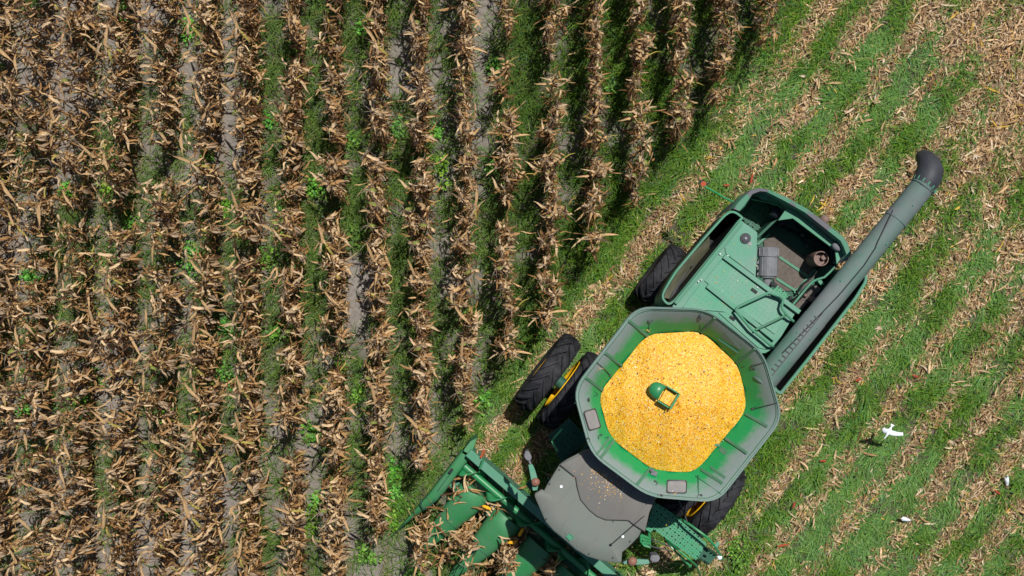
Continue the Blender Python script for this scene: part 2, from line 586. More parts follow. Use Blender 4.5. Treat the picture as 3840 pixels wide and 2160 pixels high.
ribs = [((558, 185), (682, 288)), ((395, 403), (512, 492)), ((262, 570), (380, 658)), ((1142, 165), (1050, 265)),
        ((1415, 375), (1290, 470)), ((1352, 818), (1500, 905)), ((1215, 985), (1360, 1085)), ((1050, 1195), (1195, 1290)),
        ((1115, 1180), (1215, 1255)), ((705, 1185), (610, 1300)), ((455, 1000), (365, 1118)), ((425, 985), (330, 1100))]
for a, c in ribs:
    b = MB()
    pa, pc = on_panel(*a), on_panel(*c)
    b.bar(pa, pc, 0.045, 0.035)
    b.build('rib', M['rib'], tank, 0.006)
seams = [((225, 592), (345, 683)), ((700, 100), (690, 265)), ((1040, 112), (1040, 245)), ((1500, 462), (1325, 500)),
         ((1575, 735), (1385, 782)), ((1028, 1235), (1030, 1395)), ((735, 1215), (740, 1385)), ((190, 745), (345, 690)),
         ((278, 1020), (420, 975)), ((1010, 1240), (1180, 1360))]
for a, c in seams:
    b = MB()
    b.bar(on_panel(*a, lift=0.004), on_panel(*c, lift=0.004), 0.014, 0.014)
    b.build('seam', M['dark_green'], tank)
# inspection windows
for cx, cy, wx, wy, tilt in ((310, 855, 78, 128, -17), (882, 1310, 128, 80, 1.5)):
    b = MB()
    ca, sa = math.cos(R(tilt)), math.sin(R(tilt))
    def rr(g, lift):
        w, h = wx / 2 + g, wy / 2 + g
        cs = [(-w, -h), (w, -h), (w, h), (-w, h)]
        return fillet([on_panel(cx + u * ca - v * sa, cy + u * sa + v * ca, lift) for u, v in cs], 0.05, 5)
    g0, g1, g2 = rr(5, -0.01), rr(5, 0.040), rr(-2, 0.042)
    b.rings([g0, g1, g2])
    b.cur = 1
    b.add(rr(-2, 0.036), [tuple(range(20))])
    b.build('window', [M['darkplastic'], M['pane']], tank)
# loose restraint cables and clips
cab = [((720, 180), (700, 215), (690, 190)), ((1025, 170), (1055, 200), (1040, 150)), ((1395, 490), (1370, 530), (1410, 510)),
       ((1560, 745), (1480, 760), (1400, 785)), ((275, 720), (300, 750), (285, 715)), ((285, 1010), (305, 980), (275, 985)),
       ((355, 990), (345, 955), (370, 960)), ((740, 1300), (765, 1280), (735, 1275)), ((740, 1390), (760, 1350), (780, 1370)),
       ((1020, 1385), (1030, 1350), (1050, 1370)), ((340, 470), (385, 500), (430, 555)), ((1490, 465), (1440, 480), (1395, 490))]
for tri in cab:
    b = MB()
    pts = [on_panel(*p, lift=0.02) for p in tri]
    pts[1].z += 0.03
    q = [pts[0] * (1 - t) ** 2 + pts[1] * 2 * t * (1 - t) * 1.3 - pts[1] * 2 * t * (1 - t) * 0.3 + pts[2] * t * t for t in (0, .2, .4, .6, .8, 1)]
    b.tube(q, 0.006, 5)
    b.ball(pts[2], 0.018)
    b.build('cable', M['darkplastic'], tank, smooth=True)
# small camera on the front panel, pressed panel at the rear
b = MB()
p = on_panel(725, 1218, 0.05)
b.box(p, (0.10, 0.07, 0.07), R(20))
b.tube([p, p + Vector((0.07, -0.02, 0.03))], 0.03, 10)
b.build('tank_camera', M['greyplastic'], tank, 0.008)
b = MB()
b.bar(on_panel(1168, 310), on_panel(1300, 402), 0.03, 0.012)
b.build('seam', M['dark_green'], tank)
b = MB()
q = [on_panel(*c, lift=0.01) for c in ((1205, 262), (1180, 300), (1310, 385), (1340, 345))]
b.rings([[v - Vector((0, 0, 0.01)) for v in q], q], cap_end=True)
b.build('rear_plate', M['lip'], tank, 0.005)
b = MB()
q = [on_panel(*c, lift=0.012) for c in ((1185, 1035), (1230, 1070), (1205, 1100), (1165, 1065))]
b.rings([[v - Vector((0, 0, 0.012)) for v in q], q], cap_end=True)
b.build('bracket', M['rib'], tank, 0.004)
b = MB()
b.box(on_panel(1150, 1028, 0.02), (0.12, 0.04, 0.05), R(30))
b.build('bracket', M['rib'], tank, 0.004)

# --- filling auger head that pokes out of the heap
b = MB()
a0, a1 = L(2, 745, 655, 3.95), L(2, 838, 712, 4.0)
ax = (a1 - a0).normalized()
sd = ax.cross(Vector((0, 0, 1))).normalized()
up = sd.cross(ax)
prof = [(-0.14, 0.04), (-0.11, 0.11), (-0.05, 0.15), (0.04, 0.165), (0.10, 0.165)]
prof = [(0.0, 0.015), (0.02, 0.07), (0.06, 0.105), (0.12, 0.125), (0.22, 0.13)]
rg = []
for dx, r in prof:
    rg.append([a0 + ax * (dx - 0.12) + sd * math.cos(t) * r + up * (math.sin(t) * r * 0.75 - 0.02) for t in [math.pi * k / 12 for k in range(13)]])
b.rings(rg, closed=False)
e = rg[-1]
base = a0 + ax * 0.30
b.bar(e[0], e[0] + ax * 0.20 - Vector((0, 0, .02)), 0.02, 0.16)
b.bar(e[-1], e[-1] + ax * 0.20 - Vector((0, 0, .02)), 0.02, 0.16)
pp = (e[0] + e[-1]) / 2 + ax * 0.22
b.box(pp + Vector((0, 0, -0.02)), (0.03, 0.27, 0.15), math.atan2(ax.y, ax.x))
b.cur = 1
b.box(pp - ax * 0.10 + Vector((0, 0, -0.09)), (0.19, 0.22, 0.10), math.atan2(ax.y, ax.x))
fa = b.build('filling_auger', [M['green'], M['grain']], CB, smooth=True)
sol = fa.modifiers.new('thick', 'SOLIDIFY'); sol.thickness = 0.008

# --- engine deck: raised green panels behind the tank
ZD = 3.30
deck_o = LL(1, [(535, 1325), (1160, 548), (1305, 658), (1300, 900), (1288, 1062), (1440, 1180), (1695, 1378)], ZD) + \
    [L('s3', 980, 480, ZD), L('s3', 740, 880, ZD), L('s3', 640, 940, ZD), L(2, 1300, 420, ZD), L(2, 900, 250, ZD)]
b = MB()
b.prism(deck_o, 1.6, ZD)
deck = b.build('engine_deck', M['deck'], CB, 0.012)
def plate(name, pts, mat, z0, z1, parent, bevel=0.006):
    b = MB()
    b.prism(pts, z0, z1)
    return b.build(name, mat, parent, bevel)
Z1 = ZD + 0.022
plate('access_panel', LL(1, [(985, 895), (825, 1095), (1140, 1345), (1330, 1245), (1395, 1205)], Z1), M['deck_dots'], ZD - 0.01, Z1, deck)
plate('access_panel', LL('s3', [(350, 455), (690, 305), (800, 380), (800, 470), (880, 560), (740, 735)], Z1), M['deck_dots'], ZD - 0.01, Z1, deck)
plate('access_panel', LL(1, [(790, 1125), (630, 1330), (640, 1345), (1000, 1375), (1105, 1440), (1130, 1385)], Z1) , M['deck_dots'], ZD - 0.01, Z1 + .002, deck)
plate('access_panel', LL('s3', [(130, 500), (330, 485), (700, 830), (640, 900), (560, 880)], Z1), M['deck_dots'], ZD - 0.01, Z1, deck)
plate('access_panel', LL(1, [(1170, 590), (1010, 790), (1020, 850), (1280, 1045), (1285, 880), (1290, 670)], Z1), M['deck'], ZD - 0.01, Z1, deck)
def strip(a, c, w, h, z, mat, parent, name):
    b = MB()
    b.bar(a, c, w, h)
    return b.build(name, mat, parent, 0.008)
strip(L(1, 1000, 873, ZD + .04), L(1, 1685, 1380, ZD + .04), 0.075, 0.08, 0, M['deck'], deck, 'deck_rail')
strip(L('s3', 5, 205, ZD + .04), L('s3', 740, 790, ZD + .04), 0.075, 0.08, 0, M['deck'], deck, 'deck_rail')
strip(L(1, 560, 1300, ZD + .03), L(1, 1160, 560, ZD + .03), 0.06, 0.06, 0, M['rim'], deck, 'deck_rail')
strip(L('s3', 860, 395, ZD + .03), L('s3', 1000, 490, ZD + .03), 0.06, 0.06, 0, M['rim'], deck, 'deck_rail')
for p, q in (((485, 240), (545, 285)), ((250, 540), (305, 580))):
    b = MB()
    b.bar(L('s3', *p, ZD + 0.025), L('s3', *q, ZD + 0.025), 0.05, 0.014)
    b.build('hand_slot', M['black'], deck)
b = MB()
c0 = L(1, 1195, 710, Z1)
b.cyl(c0, 0.085, 0.02, 28)
b.cyl(c0 + Vector((0, 0, 0.02)), 0.06, 0.015, 24)
b.cur = 1
b.cyl(c0 + Vector((0, 0, 0.035)), 0.022, 0.02, 12)
b.build('filler_cap', [M['boot'], M['pane']], deck, 0.004)
b = MB()
b.box(L(1, 1236, 758, Z1 + .004), (0.06, 0.05, 0.006), R(20))
b.build('sticker', M['pane'], deck)
for p in ((1100, 1395), (1303, 1153), (1035, 868), (965, 850), (795, 1085), (770, 1100), (590, 1280)):
    b = MB()
    b.cyl(L(1, *p, ZD + 0.02), 0.013, 0.02, 8)
    b.build('bolt', M['steel'], deck)
# drain strainer and ladder tread at the deck's edge
b = MB()
b.bar(L('s3', 740, 228, ZD - .25), L('s3', 885, 345, ZD - .25), 0.11, 0.02)
b.build('step_tread', M['platform'], deck)
b = MB()
b.box(L('s3', 725, 195, ZD - .2), (0.10, 0.06, 0.12), R(10))
b.build('bracket', M['black'], deck, 0.005)
b = MB()
b.box(L('s3', 905, 340, ZD - .12), (0.05, 0.06, 0.10), R(10))
b.build('bracket', M['black'], deck, 0.005)
# folding handrail lying over the deck
def tube(name, zone, pts, r, mat, parent, n=8):
    b = MB()
    b.tube([L(zone, p[0], p[1], p[2]) for p in pts], r, n)
    return b.build(name, mat, parent, smooth=True)
zz = ZD + 0.16
tube('handrail', 's3', [(735, 875, zz - .1), (690, 850, zz), (640, 805, zz), (480, 675, zz), (340, 505, zz), (315, 470, zz), (345, 435, zz), (660, 290, zz),
                        (690, 287, zz), (800, 325, zz), (832, 350, zz), (815, 430, zz), (825, 465, zz), (880, 535, zz), (950, 600, zz - .1)], 0.022, M['rim'], deck)
tube('handrail', 's3', [(530, 688, zz - .02), (870, 522, zz - .02)], 0.02, M['rib'], deck)

# --- engine bay: floor, pan, shelf, filter, exhaust
ZB = 2.15
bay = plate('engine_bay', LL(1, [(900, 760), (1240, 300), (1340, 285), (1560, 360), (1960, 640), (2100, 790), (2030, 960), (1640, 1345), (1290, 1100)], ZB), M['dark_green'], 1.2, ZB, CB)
plate('engine_pan', LL('s2', [(525, 820), (640, 735), (1060, 1040), (1145, 1150), (1240, 1120), (1090, 1310), (960, 1420), (700, 1420), (560, 1060)], ZB + .03), M['pan'], ZB - .01, ZB + .03, bay)
for a, c in (((715, 1010), (1070, 1250)), ((680, 1270), (960, 1449)), ((450, 860), (600, 730)), ((1070, 1250), (900, 1449)), ((1070, 1250), (1150, 1160))):
    strip(L('s2', *a, ZB + .04), L('s2', *c, ZB + .04), 0.045, 0.02, 0, M['rim'], bay, 'floor_rib')
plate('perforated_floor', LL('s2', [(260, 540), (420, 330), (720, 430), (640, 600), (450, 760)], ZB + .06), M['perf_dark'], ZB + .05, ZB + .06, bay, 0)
plate('bulkhead', LL('s2', [(620, 590), (700, 555), (460, 790), (440, 760)], ZB + .6), M['dark_green'], ZB, ZB + .6, bay)
# shelf inside the rear wall
plate('shelf', LL('s2', [(805, 420), (860, 430), (1440, 880), (1390, 930), (880, 545), (700, 570)], 2.92), M['rim'], 2.87, 2.92, bay)
plate('shelf', LL('s2', [(1390, 930), (1440, 890), (1530, 960), (1410, 1110)], 2.95), M['deck'], 2.90, 2.95, bay)
plate('shelf', LL('s2', [(470, 290), (500, 235), (595, 280), (560, 340)], 2.85), M['platform'], 2.84, 2.85, bay, 0)
tube('brace', 's2', [(380, 310, 2.8), (690, 375, 2.8), (750, 420, 2.8)], 0.014, M['green'], bay)
b = MB()
cx = L('s2', 665, 470, 2.6)
b.ball(cx, 0.105, (1, 1, 1.2), 20, 12)
b.build('coolant_tank', plain('glossy_black', (0.02, 0.022, 0.03), 0.12, 0.2, 3, bmp=0.0), bay, smooth=True)
b = MB()
for k in range(8):
    t = math.pi * k / 8
    c0 = L('s2', 770, 635, ZB + .12)
    d = Vector((math.cos(t), math.sin(t), 0)) * 0.07
    b.bar(c0 - d, c0 + d, 0.014, 0.02)
b.build('cooling_fan', M['darkplastic'], bay)
# air cleaner: ribbed grey canister lying along the deck
b = MB()
f0, f1 = L('s2', 582, 890, 3.02), L('s2', 572, 1265, 3.02)
d = (f1 - f0).normalized()
ln = (f1 - f0).length
prof = [(0.0, .145), (0.015, .165), (0.27, .165), (0.29, .172), (0.31, .172), (0.33, .155), (0.93, .155), (0.95, .13), (1.0, .12)]
b.tube([f0 + d * (ln * t) for t, r in prof], [r for t, r in prof], 26)
s2v = d.cross(Vector((0, 0, 1)))
for k in range(14):
    a = 2 * math.pi * k / 14
    o = (s2v * math.cos(a) + Vector((0, 0, 1)) * math.sin(a)) * 0.163
    b.bar(f0 + o + d * 0.02, f0 + o + d * ln * 0.27, 0.02, 0.02)
for k in range(4):
    a = math.pi * (0.25 + 0.17 * k)
    o = (s2v * math.cos(a) + Vector((0, 0, 1)) * math.sin(a)) * 0.153
    b.bar(f0 + o + d * ln * 0.34, f0 + o + d * ln * 0.92, 0.012, 0.012)
b.tube([f1 - d * .02, f1 + d * 0.06, f1 + d * 0.12 + Vector((0, 0, -.02)), f1 + d * 0.16 + Vector((0, 0, -.2))], [0.07, 0.07, 0.075, 0.075], 16)
for k in range(3):
    b.box(L('s2', 465, 1070 + 70 * k, 3.0), (0.05, 0.07, 0.10), R(10))
b.build('air_cleaner', M['greyplastic'], bay, smooth=True)
# exhaust stack: open pipe
b = MB()
ec = L('s2', 1222, 1030, 2.75)
n = 28
cir = lambda r, z: [Vector((ec.x + math.cos(2 * math.pi * k / n) * r, ec.y + math.sin(2 * math.pi * k / n) * r, z)) for k in range(n)]
b.rings([cir(.125, ZB), cir(.125, 2.74), cir(.12, 2.755), cir(.108, 2.755), cir(.105, 2.70)])
b.rings([cir(.105, 2.70), cir(.105, 2.62)], cap_end=True)
b.cyl((ec.x - .03, ec.y - .05, 2.62), 0.04, 0.08, 12)
b.build('exhaust_stack', M['brownlamp'], bay, smooth=True)
b = MB()
b.ball(L('s2', 1050, 870, ZB + .1), 0.04)
b.build('hose_fitting', M['darkplastic'], bay, smooth=True)
for p, q in (((970, 740), (1010, 755)), ((1110, 790), (1090, 830))):
    b = MB()
    b.bar(L('s2', *p, ZB + .1), L('s2', *q, ZB + .1), 0.03, 0.02)
    b.build('clip', M['greyplastic'], bay)
for pts in ([(760, 620), (830, 700), (960, 720), (1100, 800), (1180, 960)], [(900, 600), (1000, 720), (1200, 820), (1330, 930)], [(620, 560), (700, 640), (880, 690), (1060, 860)],
            [(1150, 1150), (1230, 1130), (1330, 1090), (1400, 1110)], [(930, 1449), (1010, 1330), (1100, 1260), (1190, 1160)]):
    b = MB()
    b.tube([L('s2', x, y, ZB + .12 + .05 * math.sin(i * 2.1)) for i, (x, y) in enumerate(pts)], .018, 7)
    b.build('hose', M['black'], bay, smooth=True)

# --- rear hood: a thick rounded wall round the bay
ho = [(1015, 500), (1130, 370), (1240, 272), (1325, 250), (1400, 262), (1560, 330), (1760, 440), (1960, 590), (2095, 700), (2130, 760), (2165, 850), (2120, 910)]
hi = [(1150, 465), (1195, 420), (1265, 312), (1330, 288), (1385, 292), (1540, 372), (1730, 480), (1930, 640), (2050, 735), (2080, 790), (2105, 860), (2060, 930)]
ho[0] = (1080, 440)
Zh = 3.15
b = MB()
po, pi_ = LL(1, ho, Zh), LL(1, hi, Zh)
b.rings([[Vector((p.x * .93, p.y * .985, 1.1)) for p in po], [Vector((p.x * .985, p.y * .995, 2.3)) for p in po], [Vector((p.x, p.y, Zh - .03)) for p in po],
         [p + (q - p) * .15 + Vector((0, 0, .01)) for p, q in zip(po, pi_)], [p + (q - p) * .85 for p, q in zip(po, pi_)],
         [q - Vector((0, 0, .03)) for q in pi_], [Vector((q.x, q.y, ZB - .1)) for q in pi_]], closed=False)
hood = b.build('rear_hood', M['rear'], CB, smooth=True)
b = MB()
b.ball(L('s2', 1262, 556, 2.9), 0.075)
b.tube([L('s2', 1262, 556, 2.9), L('s2', 1225, 580, 2.85)], 0.03, 8)
b.build('rear_lamp', M['brownlamp'], hood, smooth=True)
b = MB()
b.ball(L('s2', 1405, 892, 3.0), 0.07, (1.2, .8, .8))
b.build('beacon', M['greyplastic'], CB, smooth=True)

# --- right-hand side shield: a long hollow trough beside the deck
def trough(name, outline, z, zo, zi, w, mat_floor, inset=0.12, liner=None):
    o = fillet(outline, 0.05, 3)
    i1 = offset(o, w)
    b = MB()
    cx = sum(p.x for p in o) / len(o); cy = sum(p.y for p in o) / len(o)
    lo = [Vector((p.x * .88, p.y, zo)) for p in o]
    b.rings([lo, setz(o, z - .03), setz(offset(o, .008), z), setz(offset(o, w - .008), z), setz(i1, z - .02)])
    b.cur = 1
    b.rings([setz(i1, z - .02), setz(i1, zi)], cap_end=True)
    return b.build(name, [M['rim'], mat_floor], CB, smooth=True)
t1 = [(430, 1250), (445, 1190), (500, 1095), (560, 1000), (700, 835), (850, 660), (1000, 492), (1058, 453), (1115, 462), (1192, 522),
      (1150, 560), (985, 772), (800, 997), (640, 1195), (555, 1295), (505, 1322), (465, 1300)]
sh = trough('side_shield', LL(1, t1, 3.22), 3.22, 1.3, 2.2, 0.045, M['black'])
# liner and rotary screen inside it
b = MB()
la = LL(1, [(460, 1245), (475, 1190), (580, 1015), (720, 850), (870, 690)], 3.05)
lb = LL(1, [(520, 1265), (560, 1200), (660, 1080), (760, 950), (868, 815)], 2.45)
b.rings([la, [(p * .45 + q * .55) + Vector((0, 0, .05)) for p, q in zip(la, lb)], lb], closed=False)
b.build('liner', M['screen'], sh, smooth=True)
b = MB()
la = LL(1, [(620, 1190), (760, 1000), (870, 850), (945, 755)], 2.75)
lb = LL(1, [(660, 1165), (790, 990), (895, 840), (965, 760)], 3.0)
lc = LL(1, [(690, 1120), (810, 970), (910, 830), (975, 760)], 2.95)
b.rings([la, lb, lc], closed=False)
b.build('screen_rim', M['steel'], sh, smooth=True)
b = MB()
b.tube([L(1, 690, 960, 2.7), L(1, 560, 1180, 2.7), L(1, 510, 1290, 2.7)], 0.03, 8)
b.ball(L(1, 705, 950, 2.75), 0.04)
b.build('linkage', M['darkplastic'], sh, smooth=True)

# --- left-hand shield and tray beneath the unloading tube
t2 = [(3244, 1018), (3257, 1039), (3252, 1062), (3215, 1122), (3050, 1334), (2930, 1484), (2905, 1470), (2893, 1440), (3020, 1275), (3160, 1085), (3215, 1022)]
sh2 = trough('side_shield', LL('k', t2, 3.1), 3.1, 1.3, 2.3, 0.055, M['black'])
for k in range(9):
    t = k / 8
    p = L('s3', 800 + 640 * t, 1255 - 780 * t, 2.6)
    b = MB()
    b.box(p, (0.05, 0.04, 0.03), R(25 * k))
    b.build('fitting', M['greyplastic'], sh2, 0.004)
plate('drive_shield', LL('s3', [(1180, 200), (1250, 230), (1000, 500), (960, 520), (930, 450)], 2.7), M['pan'], 1.4, 2.7, CB)
b = MB()
b.cyl(L('s3', 1140, 352, 2.70), 0.05, 0.12, 14)
b.ball(L('s3', 1140, 352, 2.84), 0.052)
b.ball(L('s3', 1075, 313, 2.74), 0.03)
b.build('knob', M['brownlamp'], CB, smooth=True)
tube('guard_rail', 's3', [(940, 410, 3.0), (1080, 240, 3.0), (1150, 165, 3.0), (1200, 140, 3.0), (1280, 115, 3.0), (1340, 60, 3.0), (1395, 5, 3.0)], 0.018, M['rim'], CB)
plate('bracket', LL('s3', [(1195, 145), (1235, 130), (1280, 190), (1240, 205)], 2.98), M['rim'], 2.95, 2.98, CB)

# --- unloading auger
Za = 3.72
b = MB()
p0, p1 = L(2, 1460, 618, Za), L(5, 748, 312, Za)
d = (p1 - p0).normalized()
LN = (p1 - p0).length
ra = 0.188
prof = [(0.0, ra), (0.33, ra), (0.332, ra * .97), (0.82, ra * .97), (0.822, ra * 1.03), (0.835, ra * 1.03), (0.837, ra * .985), (0.985, ra * .985), (0.987, ra * 1.04), (1.0, ra * 1.04)]
b.tube([p0 + d * (LN * t) for t, r in prof], [r for t, r in prof], 30)
aug = b.build('unloading_auger', M['auger'], CB, smooth=True)
b = MB()
pts = [L(5, 735, 335, Za), L(5, 752, 305, Za), L(5, 775, 262, Za), L(5, 785, 225, Za - .02), L(5, 780, 190, Za - .08), L(5, 763, 160, Za - .18), L(5, 745, 145, Za - .36)]
b.tube(pts, [.19, .20, .208, .205, .18, .145, .125], 24)
bt = b.build('spout', M['boot'], aug, smooth=True)
b = MB()
sdv = d.cross(Vector((0, 0, 1))).normalized()
for k in range(7):
    a = R(10 + 160 * k / 6)
    o = sdv * math.cos(a) + Vector((0, 0, 1)) * math.sin(a)
    b = MB()
    b.bar(p1 + o * .200 - d * .02, p1 + o * .208 + d * .045, 0.022, 0.014, up=o)
    b.build('clamp', M['rim'], aug, 0.004)
def on_tube(t, a, k=1.0):
    return p0 + d * (LN * t) + (sdv * math.cos(R(a)) + Vector((0, 0, 1)) * math.sin(R(a))) * ra * k
b = MB()
b.tube([on_tube(t, a, 1.035) for t, a in ((0.14, 118), (0.30, 100), (0.45, 85), (0.60, 82), (0.68, 92), (0.70, 100), (0.80, 128), (0.84, 140))], 0.009, 6)
b.build('cable', M['black'], aug, smooth=True)
b = MB()
for k in range(13):
    t = 0.07 + 0.26 * k / 12
    b.bar(on_tube(t, 92, 1.01), on_tube(t, 112, 1.04), 0.02, 0.025)
b.bar(on_tube(0.05, 90, 1.0), on_tube(0.36, 90, 1.0), 0.014, 0.02)
b.build('hinge', M['darkplastic'], aug)
b = MB()
for t, a in ((0.13, 70), (0.25, 60), (0.2, 120), (0.24, 125), (0.3, 65), (0.5, 120), (0.72, 60), (0.9, 80)):
    b = MB()
    b.ball(on_tube(t, a, 1.0), 0.014)
    b.build('bolt', M['rim'], aug)

# --- cab
cabo = [(1500, 566), (1480, 556), (1422, 590), (1418, 612), (1430, 645), (1480, 760), (1510, 832), (1580, 912), (1690, 1002), (1780, 1082), (1880, 1142), (2000, 1180),
        (2150, 1202), (2178, 1195), (2188, 1105), (2240, 1062), (2330, 970), (2400, 830), (2430, 745), (2478, 640), (2500, 520), (2350, 330), (2050, 170), (1850, 215), (1700, 292), (1640, 332), (1590, 410), (1530, 510)]
ZC = 3.52
co = LL(3, cabo, ZC)
b = MB()
ctr = sum(co, Vector()) / len(co)
b.rings([setz(offset(co, .05), ZC - .20), setz(co, ZC - .14), setz(co, ZC - .03), setz(offset(co, .03), ZC), setz([p + (ctr - p) * .35 for p in co], ZC + .025),
         setz([p + (ctr - p) * .75 for p in co], ZC + .03)], cap_end=True, cap_start=True)
cabr = b.build('cab', M['roof'], CB, smooth=True)
rp = LL(3, [(1642, 335), (1780, 450), (1792, 530), (1822, 640), (1900, 730), (1965, 785), (2040, 815), (2240, 822), (2292, 862), (2385, 920), (2425, 745), (2470, 640), (2490, 520), (2350, 335), (2050, 190), (1850, 235), (1705, 300)], ZC + .03)
b = MB()
b.rings([setz(rp, ZC - .02), setz(rp, ZC + .032), setz(offset(rp, .02), ZC + .045)], cap_end=True)
b.build('roof_panel', M['roof2'], cabr, smooth=True)
b = MB()
sp = LL(3, [(1640, 338), (1776, 453), (1788, 532), (1818, 642), (1896, 734), (1963, 789), (2040, 820), (2238, 826), (2290, 866), (2385, 925)], ZC + .036)
b.tube(sp, 0.006, 6)
b.build('roof_seam', M['black'], cabr)
b = MB()
hq = LL(3, [(1690, 965), (1725, 935), (1768, 968), (1728, 1008)], ZC + .03)
b.rings([setz(hq, ZC), setz(hq, ZC + .035), setz(offset(hq, .012), ZC + .035), setz(offset(hq, .014), ZC + .012)], cap_end=True)
b.build('roof_hatch', M['rim'], cabr)
b = MB()
b.tube([L(3, 2085, 1040, ZC + .05), L(3, 2240, 905, ZC + .12), L(3, 2385, 780, ZC + .16)], [.008, .006, .004], 6)
b.ball(L(3, 2085, 1038, ZC + .05), .022)
b.build('antenna', M['black'], cabr, smooth=True)
for p in ((1650, 525), (2190, 963)):
    b = MB()
    b.cyl(L(3, *p, ZC + .02), .022, .02, 12)
    b.build('roof_light', M['white'], cabr)
b = MB()
for p in ((1550, 500), (1635, 375), (1865, 545), (1965, 690), (2125, 758), (2290, 690), (2395, 860), (2255, 1005), (2105, 1150), (1895, 1115), (1520, 810), (1705, 310), (2105, 832)):
    b = MB()
    b.cyl(L(3, *p, ZC + .018), .012, .022, 8)
    b.build('bolt', M['darkplastic'], cabr)
# swage lines pressed into the front half of the roof
b = MB()
for q in ((((1920, 850), (1790, 1050))), ((1740, 870), (1690, 945)), ((1570, 610), (1640, 690))):
    b.bar(L(3, *q[0], ZC + .018), L(3, *q[1], ZC + .014), .02, .016)
b.build('swage', M['roof'], cabr, .006)
# glasshouse under the roof
cb_i = offset(co, .16)
b = MB()
b.rings([[Vector((p.x * .85, p.y * .97, 1.75)) for p in cb_i], setz(cb_i, ZC - .16)], cap_start=True)
b.build('windscreen', M['glass'], cabr)
b = MB()
b.prism([Vector((p.x * .9, p.y * .97, 0)) for p in cb_i], 1.5, 1.78)
b.build('cab_floor', M['dark_green'], cabr)

# --- mirrors on their arms, with round side lamps
def mirror(arm, zone, ball, rb, head, hs, hz, z, mat_ball):
    b = MB()
    pl = LL(zone, arm, z)
    b.prism(pl, z - .07, z)
    o = b.build('mirror_arm', M['deck'], CB, .012)
    b = MB()
    b.ball(L(zone, *ball, z + .05), rb, (1, 1, .8), 18, 10)
    b.build('side_lamp', mat_ball, o, smooth=True)
    b = MB()
    b.prism(fillet(LL(zone, head, z - .02), .03, 4), z - .32, z - .02, .15)
    b.build('mirror', M['greyplastic'], o, .02)
    return o
ma = mirror([(1360, 335), (1400, 332), (1420, 380), (1455, 500), (1440, 560), (1400, 565), (1385, 470)], 3, (1425, 487), .07,
            [(1330, 215), (1365, 212), (1395, 270), (1380, 305), (1345, 300), (1322, 265)], None, 0, 3.05, M['amber'])
tube('stay', 3, [(1385, 340, 3.0), (1370, 300, 3.0)], .018, M['greyplastic'], ma)
plate('mirror_bracket', LL(3, [(1340, 510), (1395, 450), (1400, 560), (1370, 550)], 2.6), M['dark_green'], 2.45, 2.6, CB)
mb = mirror([(430, 1290), (500, 1245), (560, 1250), (730, 1258), (745, 1290), (735, 1312), (560, 1322), (440, 1312)], 4, (540, 1276), .075,
            [(755, 1205), (850, 1200), (872, 1240), (850, 1285), (790, 1295), (745, 1265)], None, 0, 3.05, M['amber'])
tube('stay', 4, [(410, 1270, 3.0), (440, 1310, 3.0), (470, 1290, 3.0)], .018, M['black'], mb)

# --- operator's platform, rails and ladder on the left side
ZP = 1.85
pf = plate('platform', LL(4, [(800, 575), (1000, 700), (1425, 1065), (1292, 1262), (790, 900), (755, 935), (700, 900)], ZP), M['platform'], ZP - .03, ZP, CB, 0)
tube('handrail', 4, [(1040, 735, ZP + .1), (1230, 850, ZP + .35), (1420, 990, ZP + .4), (1500, 1080, ZP + .35), (1560, 1170, ZP + .2), (1605, 1250, ZP)], .022, M['green'], pf)
tube('handrail', 4, [(940, 1020, ZP), (1000, 1110, ZP + .3), (1110, 1220, ZP + .35), (1230, 1340, ZP + .3)], .02, M['green'], pf)
tube('handrail', 4, [(960, 1030, ZP + .1), (1090, 1150, ZP + .5), (1210, 1250, ZP + .5), (1300, 1330, ZP + .2), (1340, 1449, ZP - .6)], .02, M['green'], pf)
plate('reflector', LL(4, [(1505, 1095), (1545, 1040), (1578, 1065), (1540, 1115)], ZP + .35), M['deck'], ZP + .32, ZP + .35, pf)
b = MB()
b.ball(L(4, 1570, 1228, ZP + .1), .045)
b.build('marker_lamp', M['white'], pf, smooth=True)
for pts in ([(755, 1010), (820, 1035), (900, 1070), (990, 1100)], [(730, 1085), (820, 1115), (900, 1125), (1000, 1160)], [(1090, 560), (1120, 640), (1150, 700), (1190, 820)]):
    b = MB()
    q = [L(4, x, y, ZP + .45 - .12 * math.sin(math.pi * i / 3)) for i, (x, y) in enumerate(pts)]
    for i in range(3):
        for k in range(7):
            c0 = q[i] + (q[i + 1] - q[i]) * ((k + .5) / 7)
            b.ball(c0, .016, (1.3, .7, .7), 6, 4)
    b.tube(q, .006, 5)
    b.build('chain', M['darkplastic'], pf, smooth=True)
b = MB()
for a in ([(640, 960), (640, 1040), (680, 1095), (750, 1110)], [(735, 920), (745, 1000), (750, 1110)]):
    b.tube([L(4, x, y, ZP - .3) for x, y in a], .02, 8)
for k in range(4):
    b.bar(L(4, 640 + 12 * k, 965 + 38 * k, ZP - .3), L(4, 738 + 4 * k, 1005 + 30 * k, ZP - .3), .05, .03)
b.build('front_step', M['green'], CB, smooth=True)
# folding ladder beyond the platform
b = MB()
la, lb = (1310, 1225), (1405, 1115)
for k in range(4):
    dx, dy, dz = 38 * k, 22 * k, -.28 * k
    b.bar(L(4, la[0] + dx, la[1] + dy, ZP - .1 + dz), L(4, lb[0] + dx, lb[1] + dy, ZP - .1 + dz), .09, .03)
for e0 in (la, lb):
    b.bar(L(4, e0[0] - 10, e0[1] - 8, ZP - .05), L(4, e0[0] + 120, e0[1] + 70, ZP - .95), .03, .08)
b.build('ladder', M['dark_green'], CB)
